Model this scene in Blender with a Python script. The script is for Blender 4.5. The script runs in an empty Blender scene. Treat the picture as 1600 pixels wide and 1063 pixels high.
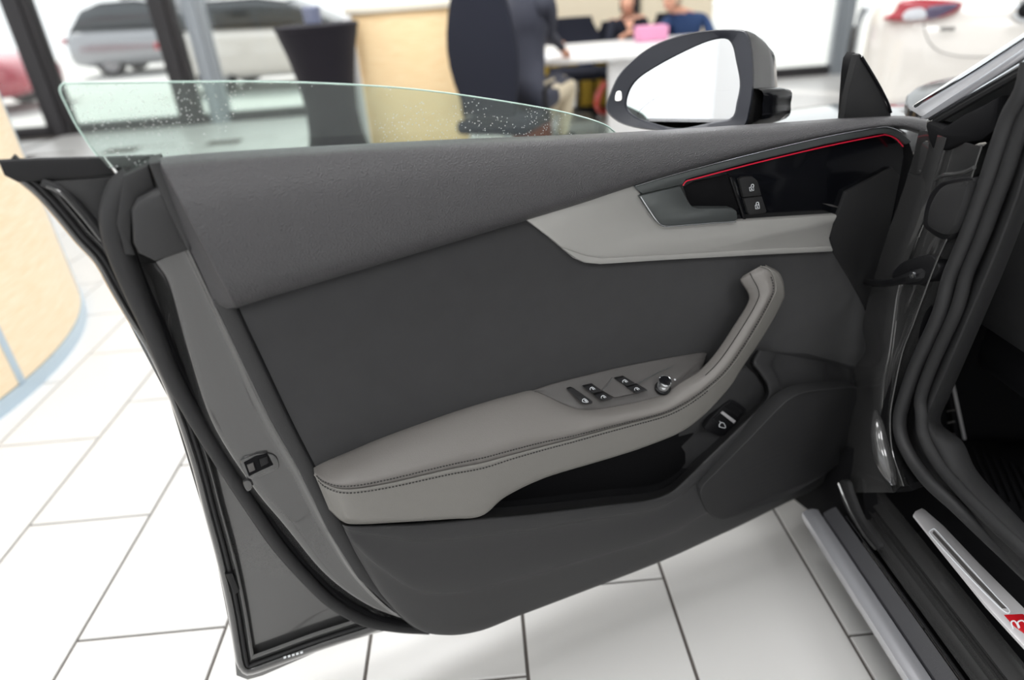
import bpy, bmesh, math, random
from mathutils import Vector, Matrix
from mathutils.geometry import tessellate_polygon
random.seed(7)
sc = bpy.context.scene
COL = sc.collection
# ------------------------------------------------------------------ camera
H = 1.30
FPX, CX, CY = 1051.0, 800.0, 531.5
_z = Vector((-(945-CX)/FPX, (2480-CY)/FPX, 1)).normalized()
_y = Vector(((725-CX)/FPX, (CY+30)/FPX, -1))
_y = (_y - _z*_y.dot(_z)).normalized()
_x = _y.cross(_z)
ROT = Matrix((_x, _y, _z))            # camera space -> world space
CAM = Vector((0, 0, H))
cd = bpy.data.cameras.new('camera'); cam = bpy.data.objects.new('camera', cd); COL.objects.link(cam)
cam.matrix_world = Matrix.Translation(CAM) @ ROT.to_4x4()
cd.sensor_width = 36; cd.lens = 36*FPX/1600; cd.clip_start = .02; cd.clip_end = 200
cd.dof.use_dof = True; cd.dof.focus_distance = 1.10; cd.dof.aperture_fstop = 1.7
sc.camera = cam
# ------------------------------------------------------------------ world, light, exposure
wd = bpy.data.worlds.new('world'); sc.world = wd; wd.use_nodes = True
bg = wd.node_tree.nodes['Background']; bg.inputs[0].default_value = (.96, .98, 1, 1); bg.inputs[1].default_value = 1.5
def area(name, loc, rot, sx, sy, power, col=(1, 1, 1)):
    l = bpy.data.lights.new(name, 'AREA'); l.shape = 'RECTANGLE'; l.size = sx; l.size_y = sy; l.energy = power; l.color = col
    o = bpy.data.objects.new(name, l); COL.objects.link(o); o.location = loc; o.rotation_euler = rot; return o
sun = bpy.data.lights.new('sun', 'SUN'); sun.energy = 4.0; sun.angle = math.radians(9); sun.color = (1, .96, .9)
so = bpy.data.objects.new('sun', sun); COL.objects.link(so)
so.rotation_euler = Vector((.45, -.55, -.75)).to_track_quat('-Z', 'Y').to_euler()
for lx, ly in ((-4.2, -1.2), (-1.2, -2.6), (1.6, -2.6), (-4.2, 2.2), (-4.2, 5.6), (-.6, 1.0), (-.6, 4.0), (-.6, 6.8), (3.0, 2.4), (3.0, 5.6)):   # unseen fill lights added overhead to brighten floor and door face
    area('overhead_fill_light', (lx, ly, 4.06), (0, 0, 0), 1.6, 1.6, 22 if lx < -4 else 84, (1, 1, 1))
vs = sc.view_settings; vs.view_transform = 'Standard'; vs.look = 'None'; vs.exposure = 0.0; vs.gamma = 1; vs.use_curve_mapping = False

# ------------------------------------------------------------------ geometry helpers
def ray(px, py): return ROT @ Vector(((px-CX)/FPX, (CY-py)/FPX, -1))
class Frame:
    """a real plane standing in the scene: origin o, unit normal n (towards the viewer)"""
    def __init__(s, o, n):
        s.n = Vector(n).normalized(); s.o = Vector(o)
        up = Vector((0, 0, 1)) if abs(s.n.z) < .9 else Vector((0, 1, 0))
        s.v = (up - s.n*up.dot(s.n)).normalized(); s.u = s.v.cross(s.n)
    def at(s, px, py, w=0):
        r = ray(px, py); t = ((s.o + s.n*w) - CAM).dot(s.n) / r.dot(s.n)
        return CAM + r*t
PSI = math.radians(20)
DN = Vector((math.sin(PSI), -math.cos(PSI), 0))
D = Frame(CAM - DN*.90, DN)                          # inner face of the open door
def side(x): return Frame((x, 0, 0), (-1, 0, 0))     # planes along the car's flank
def back(y): return Frame((0, y, 0), (0, -1, 0))
def level(z): return Frame((0, 0, z), (0, 0, 1))
def cr(pts, n, closed=False):
    """Catmull-Rom through pts, n points, even in index"""
    m = len(pts); out = []
    pts = [Vector(p) for p in pts]
    seg = m if closed else m-1
    for i in range(n):
        t = i*seg/(n if closed else n-1); k = min(int(t), seg-1); f = t-k
        if closed: p0, p1, p2, p3 = (pts[(k+j) % m] for j in (-1, 0, 1, 2))
        else:
            p1, p2 = pts[k], pts[k+1]
            p0 = pts[k-1] if k else p1*2-p2
            p3 = pts[k+2] if k+2 < m else p2*2-p1
        out.append(.5*((2*p1)+(p2-p0)*f+(2*p0-5*p1+4*p2-p3)*f*f+(3*p1-p0-3*p2+p3)*f**3))
    return out
def even(pts, n, closed=False):
    """resample a polyline evenly by length"""
    P = list(pts)+([pts[0]] if closed else []); L = [0]
    for a, b in zip(P, P[1:]): L.append(L[-1]+(Vector(b)-Vector(a)).length)
    out = []; j = 0
    for i in range(n):
        s = L[-1]*i/(n if closed else n-1)
        while j < len(L)-2 and L[j+1] < s: j += 1
        f = (s-L[j])/max(1e-9, L[j+1]-L[j]); out.append(Vector(P[j]).lerp(Vector(P[j+1]), min(1, f)))
    return out
def offset2(pts, d, closed=False):
    """2-D polyline pushed to its left (d>0) - y up or down decides the side"""
    n = len(pts); out = []
    for i, p in enumerate(pts):
        a = pts[(i-1) % n] if (closed or i) else p
        b = pts[(i+1) % n] if (closed or i < n-1) else p
        t = Vector((b[0]-a[0], b[1]-a[1]))
        if t.length < 1e-9: t = Vector((1, 0))
        t.normalize(); out.append((p[0]-t.y*d, p[1]+t.x*d))
    return out
ROOTLOC = {}
def rootloc(o):
    while o.parent: o = o.parent
    return ROOTLOC.get(o.name, Vector((0, 0, 0)))
def obj(name, verts, faces, m, parent=None, smooth=40, label=None, mats=None, fidx=None):
    """one mesh object; verts are world coordinates, the origin sits at the thing's base"""
    if parent: L = rootloc(parent)
    else:
        xs, ys, zs = zip(*[(v[0], v[1], v[2]) for v in verts]); L = Vector(((min(xs)+max(xs))/2, (min(ys)+max(ys))/2, min(zs)))
    me = bpy.data.meshes.new(name); me.from_pydata([tuple(Vector(v)-L) for v in verts], [], faces)
    bm = bmesh.new(); bm.from_mesh(me); bmesh.ops.recalc_face_normals(bm, faces=bm.faces); bm.to_mesh(me); bm.free()
    for mm in (mats or [m]): me.materials.append(mm)
    if fidx:
        for p, k in zip(me.polygons, fidx): p.material_index = k
    if smooth:
        for p in me.polygons: p.use_smooth = True
        me.set_sharp_from_angle(angle=math.radians(smooth))
    o = bpy.data.objects.new(name, me); COL.objects.link(o)
    if parent: o.parent = parent
    else: o.location = L; ROOTLOC[o.name] = L
    if label: o['label'] = label
    return o
def empty(name, loc, label=None, cat=None, group=None):
    o = bpy.data.objects.new(name, None); o.empty_display_size = .1; COL.objects.link(o); o.location = loc
    ROOTLOC[o.name] = Vector(loc)
    return tag(o, label, cat, group)
def tag(o, label=None, cat=None, group=None, kind=None):
    if label: o['label'] = label
    if cat: o['category'] = cat
    if group: o['group'] = group
    if kind: o['kind'] = kind
    return o
class MB:
    def __init__(s): s.v = []; s.f = []; s.k = []
    def add(s, v, f, k=0):
        b = len(s.v); s.v += [Vector(x) for x in v]; s.f += [tuple(i+b for i in q) for q in f]; s.k += [k]*len(f)
    def box(s, c, h, rot=0, k=0):
        c = Vector(c); R = Matrix.Rotation(rot, 3, 'Z')
        v = [c+R@Vector((x*h[0], y*h[1], z*h[2])) for x in (-1, 1) for y in (-1, 1) for z in (-1, 1)]
        s.add(v, [(0, 1, 3, 2), (4, 6, 7, 5), (0, 4, 5, 1), (2, 3, 7, 6), (0, 2, 6, 4), (1, 5, 7, 3)], k)
    def rbox(s, c, h, r, rot=0, k=0):
        """box with chamfered vertical and horizontal edges"""
        bm = bmesh.new(); bmesh.ops.create_cube(bm, size=2)
        for v in bm.verts: v.co = Vector((v.co.x*h[0], v.co.y*h[1], v.co.z*h[2]))
        bmesh.ops.bevel(bm, geom=bm.edges[:], offset=r, segments=2, profile=.5, affect='EDGES')
        R = Matrix.Rotation(rot, 3, 'Z'); bm.verts.index_update()
        s.add([Vector(c)+R@v.co for v in bm.verts], [tuple(v.index for v in f.verts) for f in bm.faces], k); bm.free()
    def grid(s, rows, closed=False, k=0):
        n = len(rows[0]); v = [p for r in rows for p in r]; f = []
        for i in range(len(rows)-1):
            for j in range(n if closed else n-1):
                a = i*n+j; b = i*n+(j+1) % n; f.append((a, b, b+n, a+n))
        s.add(v, f, k)
    def tube(s, pts, r, seg=10, k=0, cap=True, flat=1):
        rows = []; n = len(pts); nrm = None
        for i, p in enumerate(pts):
            p = Vector(p); a = Vector(pts[max(0, i-1)]); b = Vector(pts[min(n-1, i+1)]); t = (b-a).normalized()
            if nrm is None: nrm = t.orthogonal().normalized()
            nrm = (nrm-t*nrm.dot(t)).normalized(); bi = t.cross(nrm)
            rr = r[i] if isinstance(r, (list, tuple)) else r
            rows.append([p+(nrm*math.cos(2*math.pi*q/seg)+bi*math.sin(2*math.pi*q/seg)*flat)*rr for q in range(seg)])
        b0 = len(s.v); s.grid(rows, True, k)
        if cap:
            s.f.append(tuple(b0+q for q in range(seg))); s.f.append(tuple(b0+(n-1)*seg+q for q in range(seg))); s.k += [k, k]
    def lathe(s, prof, c, seg=20, axis=None, k=0):
        ax = Vector(axis or (0, 0, 1)).normalized(); a = ax.orthogonal().normalized(); b = ax.cross(a); c = Vector(c)
        rows = [[c+ax*h+(a*math.cos(2*math.pi*q/seg)+b*math.sin(2*math.pi*q/seg))*max(r, 1e-4) for q in range(seg)] for r, h in prof]
        s.grid(rows, True, k)
    def ball(s, c, r, seg=12, k=0):
        c = Vector(c); r = Vector(r) if hasattr(r, '__len__') else Vector((r, r, r))
        rows = [[c+Vector((r.x*math.sin(a)*math.cos(2*math.pi*q/seg), r.y*math.sin(a)*math.sin(2*math.pi*q/seg), -r.z*math.cos(a))) for q in range(seg)]
                for a in [max(1e-3, math.pi*i/(seg//2+2)) if i < seg//2+2 else math.pi-1e-3 for i in range(seg//2+3)]]
        s.grid(rows, True, k)
    def build(s, name, m, parent=None, smooth=40, label=None, mats=None):
        return obj(name, s.v, s.f, m, parent, smooth, label, mats, s.k if mats else None)
def loft(name, F, rows, nu, nv, m, parent=None, thick=0, **kw):
    """rows: lists of (px,py,w) read on frame F, same number of stations; a smooth sheet through them"""
    R = [cr([F.at(*p) for p in r], nu) for r in rows]
    cols = [cr([r[j] for r in R], (len(rows)-1)*nv+1) for j in range(nu)]
    G = [[cols[j][i] for j in range(nu)] for i in range((len(rows)-1)*nv+1)]
    mb = MB(); mb.grid(G)
    if thick:   # close it: a back sheet and a rim
        Gb = [[p-F.n*thick for p in r] for r in G]; mb.grid(Gb)
        for a, b in ((G[0], Gb[0]), (G[-1], Gb[-1])): mb.grid([a, b])
        mb.grid([[r[0] for r in G], [r[0] for r in Gb]]); mb.grid([[r[-1] for r in G], [r[-1] for r in Gb]])
        bm = bmesh.new()
        vs_ = [bm.verts.new(v) for v in mb.v]; bm.verts.ensure_lookup_table()
        for f in mb.f:
            try: bm.faces.new([vs_[i] for i in f])
            except ValueError: pass
        bmesh.ops.remove_doubles(bm, verts=bm.verts, dist=1e-6); bm.verts.index_update()
        return obj(name, [v.co.copy() for v in bm.verts], [tuple(v.index for v in f.verts) for f in bm.faces], m, parent, **kw)
    return mb.build(name, m, parent, **kw)
def plate(name, F, out, w, depth, m, parent=None, bevel=.002, curve=True, n=None, tilt=None, taper=0, **kw):
    """solid plate: outline of pixels on the plane F+w, a rounded front edge and real depth. tilt(px,py)->w"""
    wf = tilt or (lambda x, y: w)
    P = [F.at(p[0], p[1], wf(p[0], p[1])) for p in out]
    if curve: P = cr(P, n or len(P)*6, True)
    uv = [((p-F.o).dot(F.u), (p-F.o).dot(F.v)) for p in P]; ww = [(p-F.o).dot(F.n) for p in P]
    area_ = sum(uv[i-1][0]*uv[i][1]-uv[i][0]*uv[i-1][1] for i in range(len(uv)))
    sgn = 1 if area_ > 0 else -1
    def ring(ins, dw):
        q = offset2(uv, ins*sgn, True) if ins else uv
        return [F.o+F.u*a+F.v*b+F.n*(c+dw) for (a, b), c in zip(q, ww)]
    R = [ring(taper, -depth), ring(0, -bevel), ring(bevel*.3, -bevel*.3), ring(bevel, 0)] if bevel else [ring(taper, -depth), ring(0, 0)]
    N = len(P); mb = MB(); mb.grid(R, True)
    tri = tessellate_polygon([[Vector((a, b, 0)) for a, b in uv]])
    top = (len(R)-1)*N
    for t in tri: mb.f.append(tuple(top+k for k in t)); mb.f.append(tuple(t[::-1])); mb.k += [0, 0]
    return obj(name, mb.v, mb.f, m, parent, **kw)
def line(name, F, pts, r, m, parent=None, n=None, seg=8, raw=False, **kw):
    P = pts if raw else cr([F.at(*p) for p in pts], n or len(pts)*6)
    mb = MB(); mb.tube(P, r if not isinstance(r, list) else [a[0] for a in cr([(x, 0, 0) for x in r], len(P))], seg); return mb.build(name, m, parent, **kw)

# ------------------------------------------------------------------ materials
MATS = {}
def srgb(c): return tuple((x/255/12.92 if x/255 <= .04045 else ((x/255+.055)/1.055)**2.4) for x in c)+(1,)
def mat(name, c, rough=.5, metal=0, spec=.5, bump=None, var=None, coat=0, emit=None, sheen=0, kind='noise'):
    m = bpy.data.materials.new(name); m.use_nodes = True; nt = m.node_tree; b = nt.nodes['Principled BSDF']
    c = srgb(c); b.inputs['Base Color'].default_value = c; b.inputs['Roughness'].default_value = rough
    b.inputs['Metallic'].default_value = metal; b.inputs['Specular IOR Level'].default_value = spec
    b.inputs['Coat Weight'].default_value = coat; b.inputs['Coat Roughness'].default_value = .04
    b.inputs['Sheen Weight'].default_value = sheen
    if emit: b.inputs['Emission Color'].default_value = c; b.inputs['Emission Strength'].default_value = emit
    tc = nt.nodes.new('ShaderNodeTexCoord')
    if var:   # (scale, amount) soft mottling
        no = nt.nodes.new('ShaderNodeTexNoise'); no.inputs['Scale'].default_value = var[0]; no.inputs['Detail'].default_value = 5
        mx = nt.nodes.new('ShaderNodeMix'); mx.data_type = 'RGBA'; a = var[1]
        mx.inputs[6].default_value = tuple(x*(1-a) for x in c[:3])+(1,); mx.inputs[7].default_value = tuple(min(1, x*(1+a)) for x in c[:3])+(1,)
        nt.links.new(tc.outputs['Object'], no.inputs['Vector']); nt.links.new(no.outputs[0], mx.inputs[0]); nt.links.new(mx.outputs[2], b.inputs['Base Color'])
    if bump:  # (scale, strength, distance)
        no = nt.nodes.new('ShaderNodeTexVoronoi' if kind == 'voronoi' else 'ShaderNodeTexNoise'); no.inputs['Scale'].default_value = bump[0]
        bp = nt.nodes.new('ShaderNodeBump'); bp.inputs['Strength'].default_value = bump[1]; bp.inputs['Distance'].default_value = bump[2]
        nt.links.new(tc.outputs['Object'], no.inputs['Vector']); nt.links.new(no.outputs[0], bp.inputs['Height']); nt.links.new(bp.outputs[0], b.inputs['Normal'])
    MATS[name] = m; return m
paint = mat('graphite_metallic_paint', (70, 70, 70), .24, .4, .5, coat=1.0, var=(900, .12))
soft = mat('charcoal_grained_soft_plastic', (66, 65, 67), .38, 0, .5, bump=(620, .6, .0026), kind='voronoi')
suede = mat('charcoal_suede', (56, 56, 57), .95, 0, .1, var=(28, .10), bump=(900, .3, .0006), sheen=.15)
leather = mat('grey_leather', (106, 103, 100), .48, 0, .4, bump=(650, .3, .0006), kind='voronoi')
leather_low = mat('light_grey_leather', (116, 114, 110), .5, 0, .4, bump=(650, .25, .0006), kind='voronoi')
inlay = mat('satin_silver_inlay', (160, 159, 156), .42, .25, .5)
hard = mat('charcoal_hard_plastic', (44, 44, 45), .55, 0, .4, bump=(700, .35, .0006), kind='voronoi')
hard2 = mat('dark_grille_plastic', (33, 33, 34), .6, 0, .35, bump=(1400, .6, .0008), kind='voronoi')
fascia = mat('grey_matte_switch_fascia', (80, 78, 77), .42, 0, .4)
gloss = mat('black_gloss', (12, 13, 17), .12, 0, .5)
black = mat('black_plastic', (18, 18, 20), .45, 0, .3)
blackmat = mat('matte_black', (13, 13, 15), .85, 0, .15)
rubber = mat('black_rubber', (38, 38, 39), .6, 0, .35)
handle_m = mat('satin_graphite_metal', (98, 102, 102), .34, .6, .5)
chrome = mat('chrome', (215, 218, 222), .1, 1, .5)
alu = mat('brushed_aluminium', (215, 213, 215), .35, .5, .5, bump=(300, .05, .0003))
silver = mat('silver_trim_paint', (200, 201, 206), .25, .65, .5, coat=.6)
white_ink = mat('white_print', (225, 228, 232), .5)
white_ink.node_tree.nodes['Principled BSDF'].inputs['Emission Strength'].default_value = 0
redlight = mat('red_light_line', (205, 30, 58), .3, emit=.2)
thread = mat('dark_thread', (34, 33, 32), .7)
redm = mat('red_enamel', (178, 22, 32), .3)
carpet = mat('black_carpet', (22, 22, 24), .98, 0, .1, bump=(700, .8, .002))
def glass_mat(name, tint, dust=0):
    m = bpy.data.materials.new(name); m.use_nodes = True; nt = m.node_tree; nt.nodes.clear()
    out = nt.nodes.new('ShaderNodeOutputMaterial'); tr = nt.nodes.new('ShaderNodeBsdfTransparent'); gl = nt.nodes.new('ShaderNodeBsdfGlossy')
    fr = nt.nodes.new('ShaderNodeFresnel'); mx = nt.nodes.new('ShaderNodeMixShader')
    tr.inputs[0].default_value = tint; gl.inputs['Roughness'].default_value = .01; fr.inputs[0].default_value = 1.45
    nt.links.new(fr.outputs[0], mx.inputs[0]); nt.links.new(tr.outputs[0], mx.inputs[1]); nt.links.new(gl.outputs[0], mx.inputs[2])
    last = mx
    if dust:
        tc = nt.nodes.new('ShaderNodeTexCoord'); vo = nt.nodes.new('ShaderNodeTexVoronoi'); vo.inputs['Scale'].default_value = 190
        no = nt.nodes.new('ShaderNodeTexNoise'); no.inputs['Scale'].default_value = 9
        lt = nt.nodes.new('ShaderNodeMath'); lt.operation = 'LESS_THAN'; lt.inputs[1].default_value = .17
        g = nt.nodes.new('ShaderNodeMath'); g.operation = 'GREATER_THAN'; g.inputs[1].default_value = .46
        mu = nt.nodes.new('ShaderNodeMath'); mu.operation = 'MULTIPLY'; m2 = nt.nodes.new('ShaderNodeMath'); m2.operation = 'MULTIPLY_ADD'
        m2.inputs[1].default_value = dust; m2.inputs[2].default_value = .035
        df = nt.nodes.new('ShaderNodeBsdfDiffuse'); df.inputs[0].default_value = (.85, .87, .87, 1); m3 = nt.nodes.new('ShaderNodeMixShader')
        tl = nt.nodes.new('ShaderNodeBsdfTranslucent'); ad = nt.nodes.new('ShaderNodeMixShader'); ad.inputs[0].default_value = .5
        nt.links.new(tc.outputs['Object'], vo.inputs['Vector']); nt.links.new(tc.outputs['Object'], no.inputs['Vector'])
        nt.links.new(vo.outputs['Distance'], lt.inputs[0]); nt.links.new(no.outputs[0], g.inputs[0])
        nt.links.new(lt.outputs[0], mu.inputs[0]); nt.links.new(g.outputs[0], mu.inputs[1]); nt.links.new(mu.outputs[0], m2.inputs[0])
        nt.links.new(df.outputs[0], ad.inputs[1]); nt.links.new(tl.outputs[0], ad.inputs[2])
        nt.links.new(m2.outputs[0], m3.inputs[0]); nt.links.new(mx.outputs[0], m3.inputs[1]); nt.links.new(ad.outputs[0], m3.inputs[2]); last = m3
    nt.links.new(last.outputs[0], out.inputs[0]); return m
door_glass = glass_mat('green_tinted_door_glass', (.86, .93, .90, 1), .75)
pane_glass = glass_mat('clear_window_glass', (.97, .985, .98, 1))
glass_edge = mat('glass_edge', (200, 225, 215), .15, 0, .6)
tile_m = mat('pale_grey_floor_tile', (209, 208, 206), .34, 0, .5, var=(3, .03))
grout = mat('grey_grout', (92, 87, 83), .9)
wood = mat('light_maple_veneer', (226, 188, 132), .45, 0, .4, var=(5, .08))
def woodgrain(m, c1, c2, sc_):
    nt = m.node_tree; b = nt.nodes['Principled BSDF']; tc = nt.nodes.new('ShaderNodeTexCoord'); mp = nt.nodes.new('ShaderNodeMapping')
    mp.inputs['Scale'].default_value = sc_; no = nt.nodes.new('ShaderNodeTexNoise'); no.inputs['Scale'].default_value = 4; no.inputs['Detail'].default_value = 6
    cr_ = nt.nodes.new('ShaderNodeValToRGB'); cr_.color_ramp.elements[0].color = srgb(c1); cr_.color_ramp.elements[1].color = srgb(c2)
    cr_.color_ramp.elements[0].position = .35; cr_.color_ramp.elements[1].position = .65
    nt.links.new(tc.outputs['Object'], mp.inputs[0]); nt.links.new(mp.outputs[0], no.inputs['Vector']); nt.links.new(no.outputs[0], cr_.inputs[0]); nt.links.new(cr_.outputs[0], b.inputs['Base Color'])
woodgrain(wood, (236, 202, 152), (246, 222, 180), (2, 2, 40))
bluemetal = mat('pale_blue_metal_strip', (186, 204, 218), .3, .4, .5)
palewood = mat('pale_maple_veneer', (240, 220, 185), .45, 0, .4)
woodgrain(palewood, (238, 214, 178), (247, 230, 203), (2, 2, 40))
whitelam = mat('white_laminate', (226, 226, 226), .4)
darkcloth = mat('black_stretch_cloth', (34, 32, 38), .9, 0, .1, sheen=.1)
chairblack = mat('black_office_fabric', (40, 42, 52), .85, 0, .15)  # lifted above black so the colour carries the background haze
wall_m = mat('cream_wall_paint', (226, 214, 190), .8)
mull = mat('dark_window_profile', (52, 50, 52), .45, .3)
pave = mat('pale_concrete_paving', (196, 196, 194), .85, var=(2, .1))

# ================================================================== THE SETTING
mb = MB(); mb.box((-1.0, 1.7, -.056), (8.5, 7.6, .05)); floor = mb.build('floor', grout, smooth=0); tag(floor, kind='structure')
mb = MB(); mb.box((-1.0, -3.1, -.004), (8.5, 2.75, .003)); mb.box((-7.3, 4.0, -.004), (2.35, 4.3, .003)); mb.box((5.0, 4.5, -.004), (2.54, 4.8, .003)); mb.box((-1.2, 8.35, -.0045), (3.7, .95, .003)); mb.build('far_tiling', tile_m, floor, smooth=0)
TW, TL = .2685*H, .4985*H
tb = bmesh.new(); bmesh.ops.create_cube(tb, size=2)
for v in tb.verts: v.co = Vector((v.co.x*(TW/2-.0038), v.co.y*(TL/2-.0036), v.co.z*.003))
bmesh.ops.bevel(tb, geom=[e for e in tb.edges if all(v.co.z > 0 for v in e.verts)], offset=.0012, segments=1, affect='EDGES')
tme = bpy.data.meshes.new('tile'); tb.to_mesh(tme); tme.materials.append(tile_m)
for k in range(-14, 7):
    x = H*(.005+.2685*(k+.5)); y0 = H*(.378+((k*.171) % .4985))
    for j in range(-6, 12):
        y = y0+(j+.5)*TL
        if not -.3 < y < 7.4 or x < -4.95: continue
        t = bpy.data.objects.new('tile', tme); COL.objects.link(t); t.parent = floor
        t.location = Vector((x, y, -.003))-floor.location
mb = MB(); mb.box((0, 18, -.20), (30, 8.6, .10)); yard = mb.build('trim_1', pave, smooth=0); tag(yard, kind='structure')
# glass front of the showroom with its dark posts
GY = 8.6
def post(name, a, b, wdt, y=GY, m=mull):
    F = back(y); P = F.at(*a); mb = MB(); x = P.x
    mb.rbox((x, y, 2.05), (wdt/2, .07, 2.05), .012); mb.box((x, y-.09, 2.05), (wdt*.22, .02, 2.05))
    o = mb.build(name, m, smooth=30); tag(o, kind='structure'); return x
def seg_x(px, py, y=GY): return back(y).at(px, py).x
xs = [seg_x(70, 120), seg_x(284, 120), seg_x(1262, 60)]
xs2 = [seg_x(284, 120), seg_x(600, 100), seg_x(860, 20)]
wn = 0
def window(x0, x1, zt=4.1):
    global wn; wn += 1
    mb = MB(); mb.rbox(((x0+x1)/2, GY, .05), ((x1-x0)/2, .05, .055), .008); mb.rbox(((x0+x1)/2, GY, zt-.04), ((x1-x0)/2, .05, .05), .008)
    f = mb.build('window_%d' % wn, mull, smooth=30); tag(f, kind='structure')
    mb = MB(); mb.box(((x0+x1)/2, GY, zt/2), ((x1-x0)/2-.01, .006, zt/2-.08)); mb.build('pane', pane_glass, f, smooth=0)
W = [-11.0, xs[0], xs[1], 0.35]
for a, b in zip(W, W[1:]): window(a+.08, b-.08)
window(2.75, 4.35); window(4.6, 8.5)
n = 0
for x, wd_, mm in ((xs[0], .30, mull), (xs[1], .26, mull), (xs[1]+.34, .22, mat('grey_window_profile', (150, 156, 162), .4, .3)), (0.35, .10, mull), (4.46, .2, MATS['grey_window_profile'])):
    n += 1; mb = MB(); mb.rbox((x, GY, 2.0), (wd_/2, .08, 2.05), .012); mb.box((x, GY-.09, 2.0), (wd_*.2, .02, 2.05))
    tag(mb.build('trim_%d' % (n+1), mm, smooth=30), kind='structure')
# cream wall behind the desk, with a dark doorway edge and a pale door leaf
mb = MB(); mb.box((1.1, 8.3, 2.05), (.66, .06, 2.05)); mb.box((2.35, 8.3, 2.05), (.40, .06, 2.05)); mb.box((1.87, 8.3, 3.1), (.1, .06, 1.0))
tag(mb.build('wall_back', wall_m, smooth=0), kind='structure')
mb = MB(); mb.box((1.87, 8.42, 1.05), (.12, .03, 1.05)); dd = mb.build('door_1', mat('dark_navy_door', (40, 44, 54), .5), smooth=0); tag(dd, kind='structure')
mb = MB(); mb.lathe([(.0, 0), (.012, 0), (.012, .04), (.02, .05), (.02, .07), (0, .075)], (1.80, 8.385, 1.0), 12, (0, -1, 0)); mb.build('door_handle', chrome, dd)
mb = MB(); mb.box((0, 2.2, 4.25), (9.0, 6.8, .10)); tag(mb.build('ceiling', mat('white_ceiling', (205, 206, 206), .9), smooth=0), kind='structure')

mb = MB(); mb.box((3.6, -4.6, 2.05), (5.4, .08, 2.05)); tag(mb.build('wall_front', mat('grey_wall_paint', (214, 214, 214), .85), smooth=0), kind='structure')
mb = MB(); mb.box((8.9, 2.2, 2.05), (.08, 6.7, 2.05)); tag(mb.build('wall_right', MATS['grey_wall_paint'], smooth=0), kind='structure')
# ---------------------------------------------------------- parked cars (one builder, seen blurred)
tyre = mat('tyre_rubber', (28, 28, 30), .8); dark_glass = mat('dark_car_glass', (36, 44, 50), .05, 0, .6)
lampred = mat('red_tail_lamp', (170, 24, 44), .15, 0, .6, coat=1); lampwhite = mat('clear_lamp', (205, 208, 214), .15, 0, .5, coat=1); wheelm = mat('alloy_wheel', (150, 152, 156), .3, .8)
def car_model(name, loc, rz, m, label, high=1.0, lamps=True, group=None):
    root = empty(name, loc, label, 'car', group); R = Matrix.Rotation(rz, 3, 'Z'); L = Vector(loc)
    T = lambda p: L+R@Vector(p)
    # lower body: (y, half width, bottom, top)   rear at y=0, nose at y=4.2
    S = [(-.02, .60, .42, .62), (.02, .74, .30, .86), (.10, .82, .24, .96), (.35, .88, .20, 1.00), (.9, .90, .20, .98), (1.8, .91, .20, .95), (2.8, .90, .20, .93), (3.5, .88, .20, .88), (3.95, .82, .22, .78), (4.15, .70, .28, .66), (4.2, .55, .38, .54)]
    def sect(y, hw, zb, zt, q=24, e=.38):
        out = []
        for i in range(q):
            a = 2*math.pi*i/q; c, s = math.cos(a), math.sin(a)
            out.append(T((math.copysign(abs(c)**e, c)*hw, y, (zb+zt)/2+math.copysign(abs(s)**e, s)*(zt-zb)/2)))
        return out
    mb = MB(); rows = [sect(*s) for s in S]; mb.grid(rows, True); mb.f.append(tuple(range(24))); mb.k.append(0); mb.f.append(tuple(len(mb.v)-24+i for i in range(24))); mb.k.append(0)
    mb.build('body', m, root, 50)
    z = high
    G = [(.12, .66, .94, .97), (.45, .68, .94, .94+.36*z), (.9, .66, .94, .94+.46*z), (1.7, .66, .93, .93+.47*z), (2.2, .66, .92, .92+.38*z), (2.95, .68, .88, .92)]
    mb = MB(); rows = [sect(*s, e=.5) for s in G]; mb.grid(rows, True); mb.build('cabin_glass', dark_glass, root, 50)
    mb = MB(); mb.grid([[T((x, y, zz+.012-abs(x)**3*.16)) for x in (-.58, -.4, -.2, 0, .2, .4, .58)] for y, zz in ((.42, .945+.35*z), (.9, .94+.465*z), (1.7, .93+.475*z), (2.15, .925+.40*z))]); mb.build('roof', m, root, 60)
    for sx in (-1, 1):
        for y in (.85, 3.35):
            mb = MB(); ax = R@Vector((sx, 0, 0)); mb.lathe([(.0, -.2), (.30, -.2), (.32, -.16), (.32, -.02), (.29, .0), (.22, .005)], T((sx*.86, y, .32)), 20, ax); w_ = mb.build('wheel', tyre, root)
            mb = MB(); mb.lathe([(.22, -.01), (.20, .0), (.19, -.03), (0.05, -.02), (.05, .01), (0, .012)], T((sx*.86, y, .32)), 20, ax); mb.build('rim', wheelm, w_)
        if lamps:
            mb = MB(); mb.rbox(T((sx*.62, .005, .80)), (.17, .05, .055), .02, rz); mb.build('tail_lamp', lampred, root)
    mb = MB(); mb.rbox(T((0, -.03, .52)), (.26, .008, .055), .004, rz); mb.build('licence_plate', whitelam, root)
    return root
whitepaint = mat('white_car_paint', (226, 222, 216), .2, 0, .5, coat=1)
car_model('parked_car', (-11.3, 12.3, -.10), math.radians(-88), mat('red_car_paint', (176, 40, 62), .25, coat=1), 'red car parked outside beyond the left window, left of the dark window post')
car_model('parked_car', (-9.0, 17.6, -.10), math.radians(-86), mat('silver_car_paint', (150, 152, 156), .25, .5, coat=1), 'silver grey car parked outside between the two dark window posts', 1.25)
car_model('parked_car', (-5.0, 12.9, -.10), math.radians(-92), whitepaint, 'white car parked outside, seen through the lowered door glass')
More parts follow.
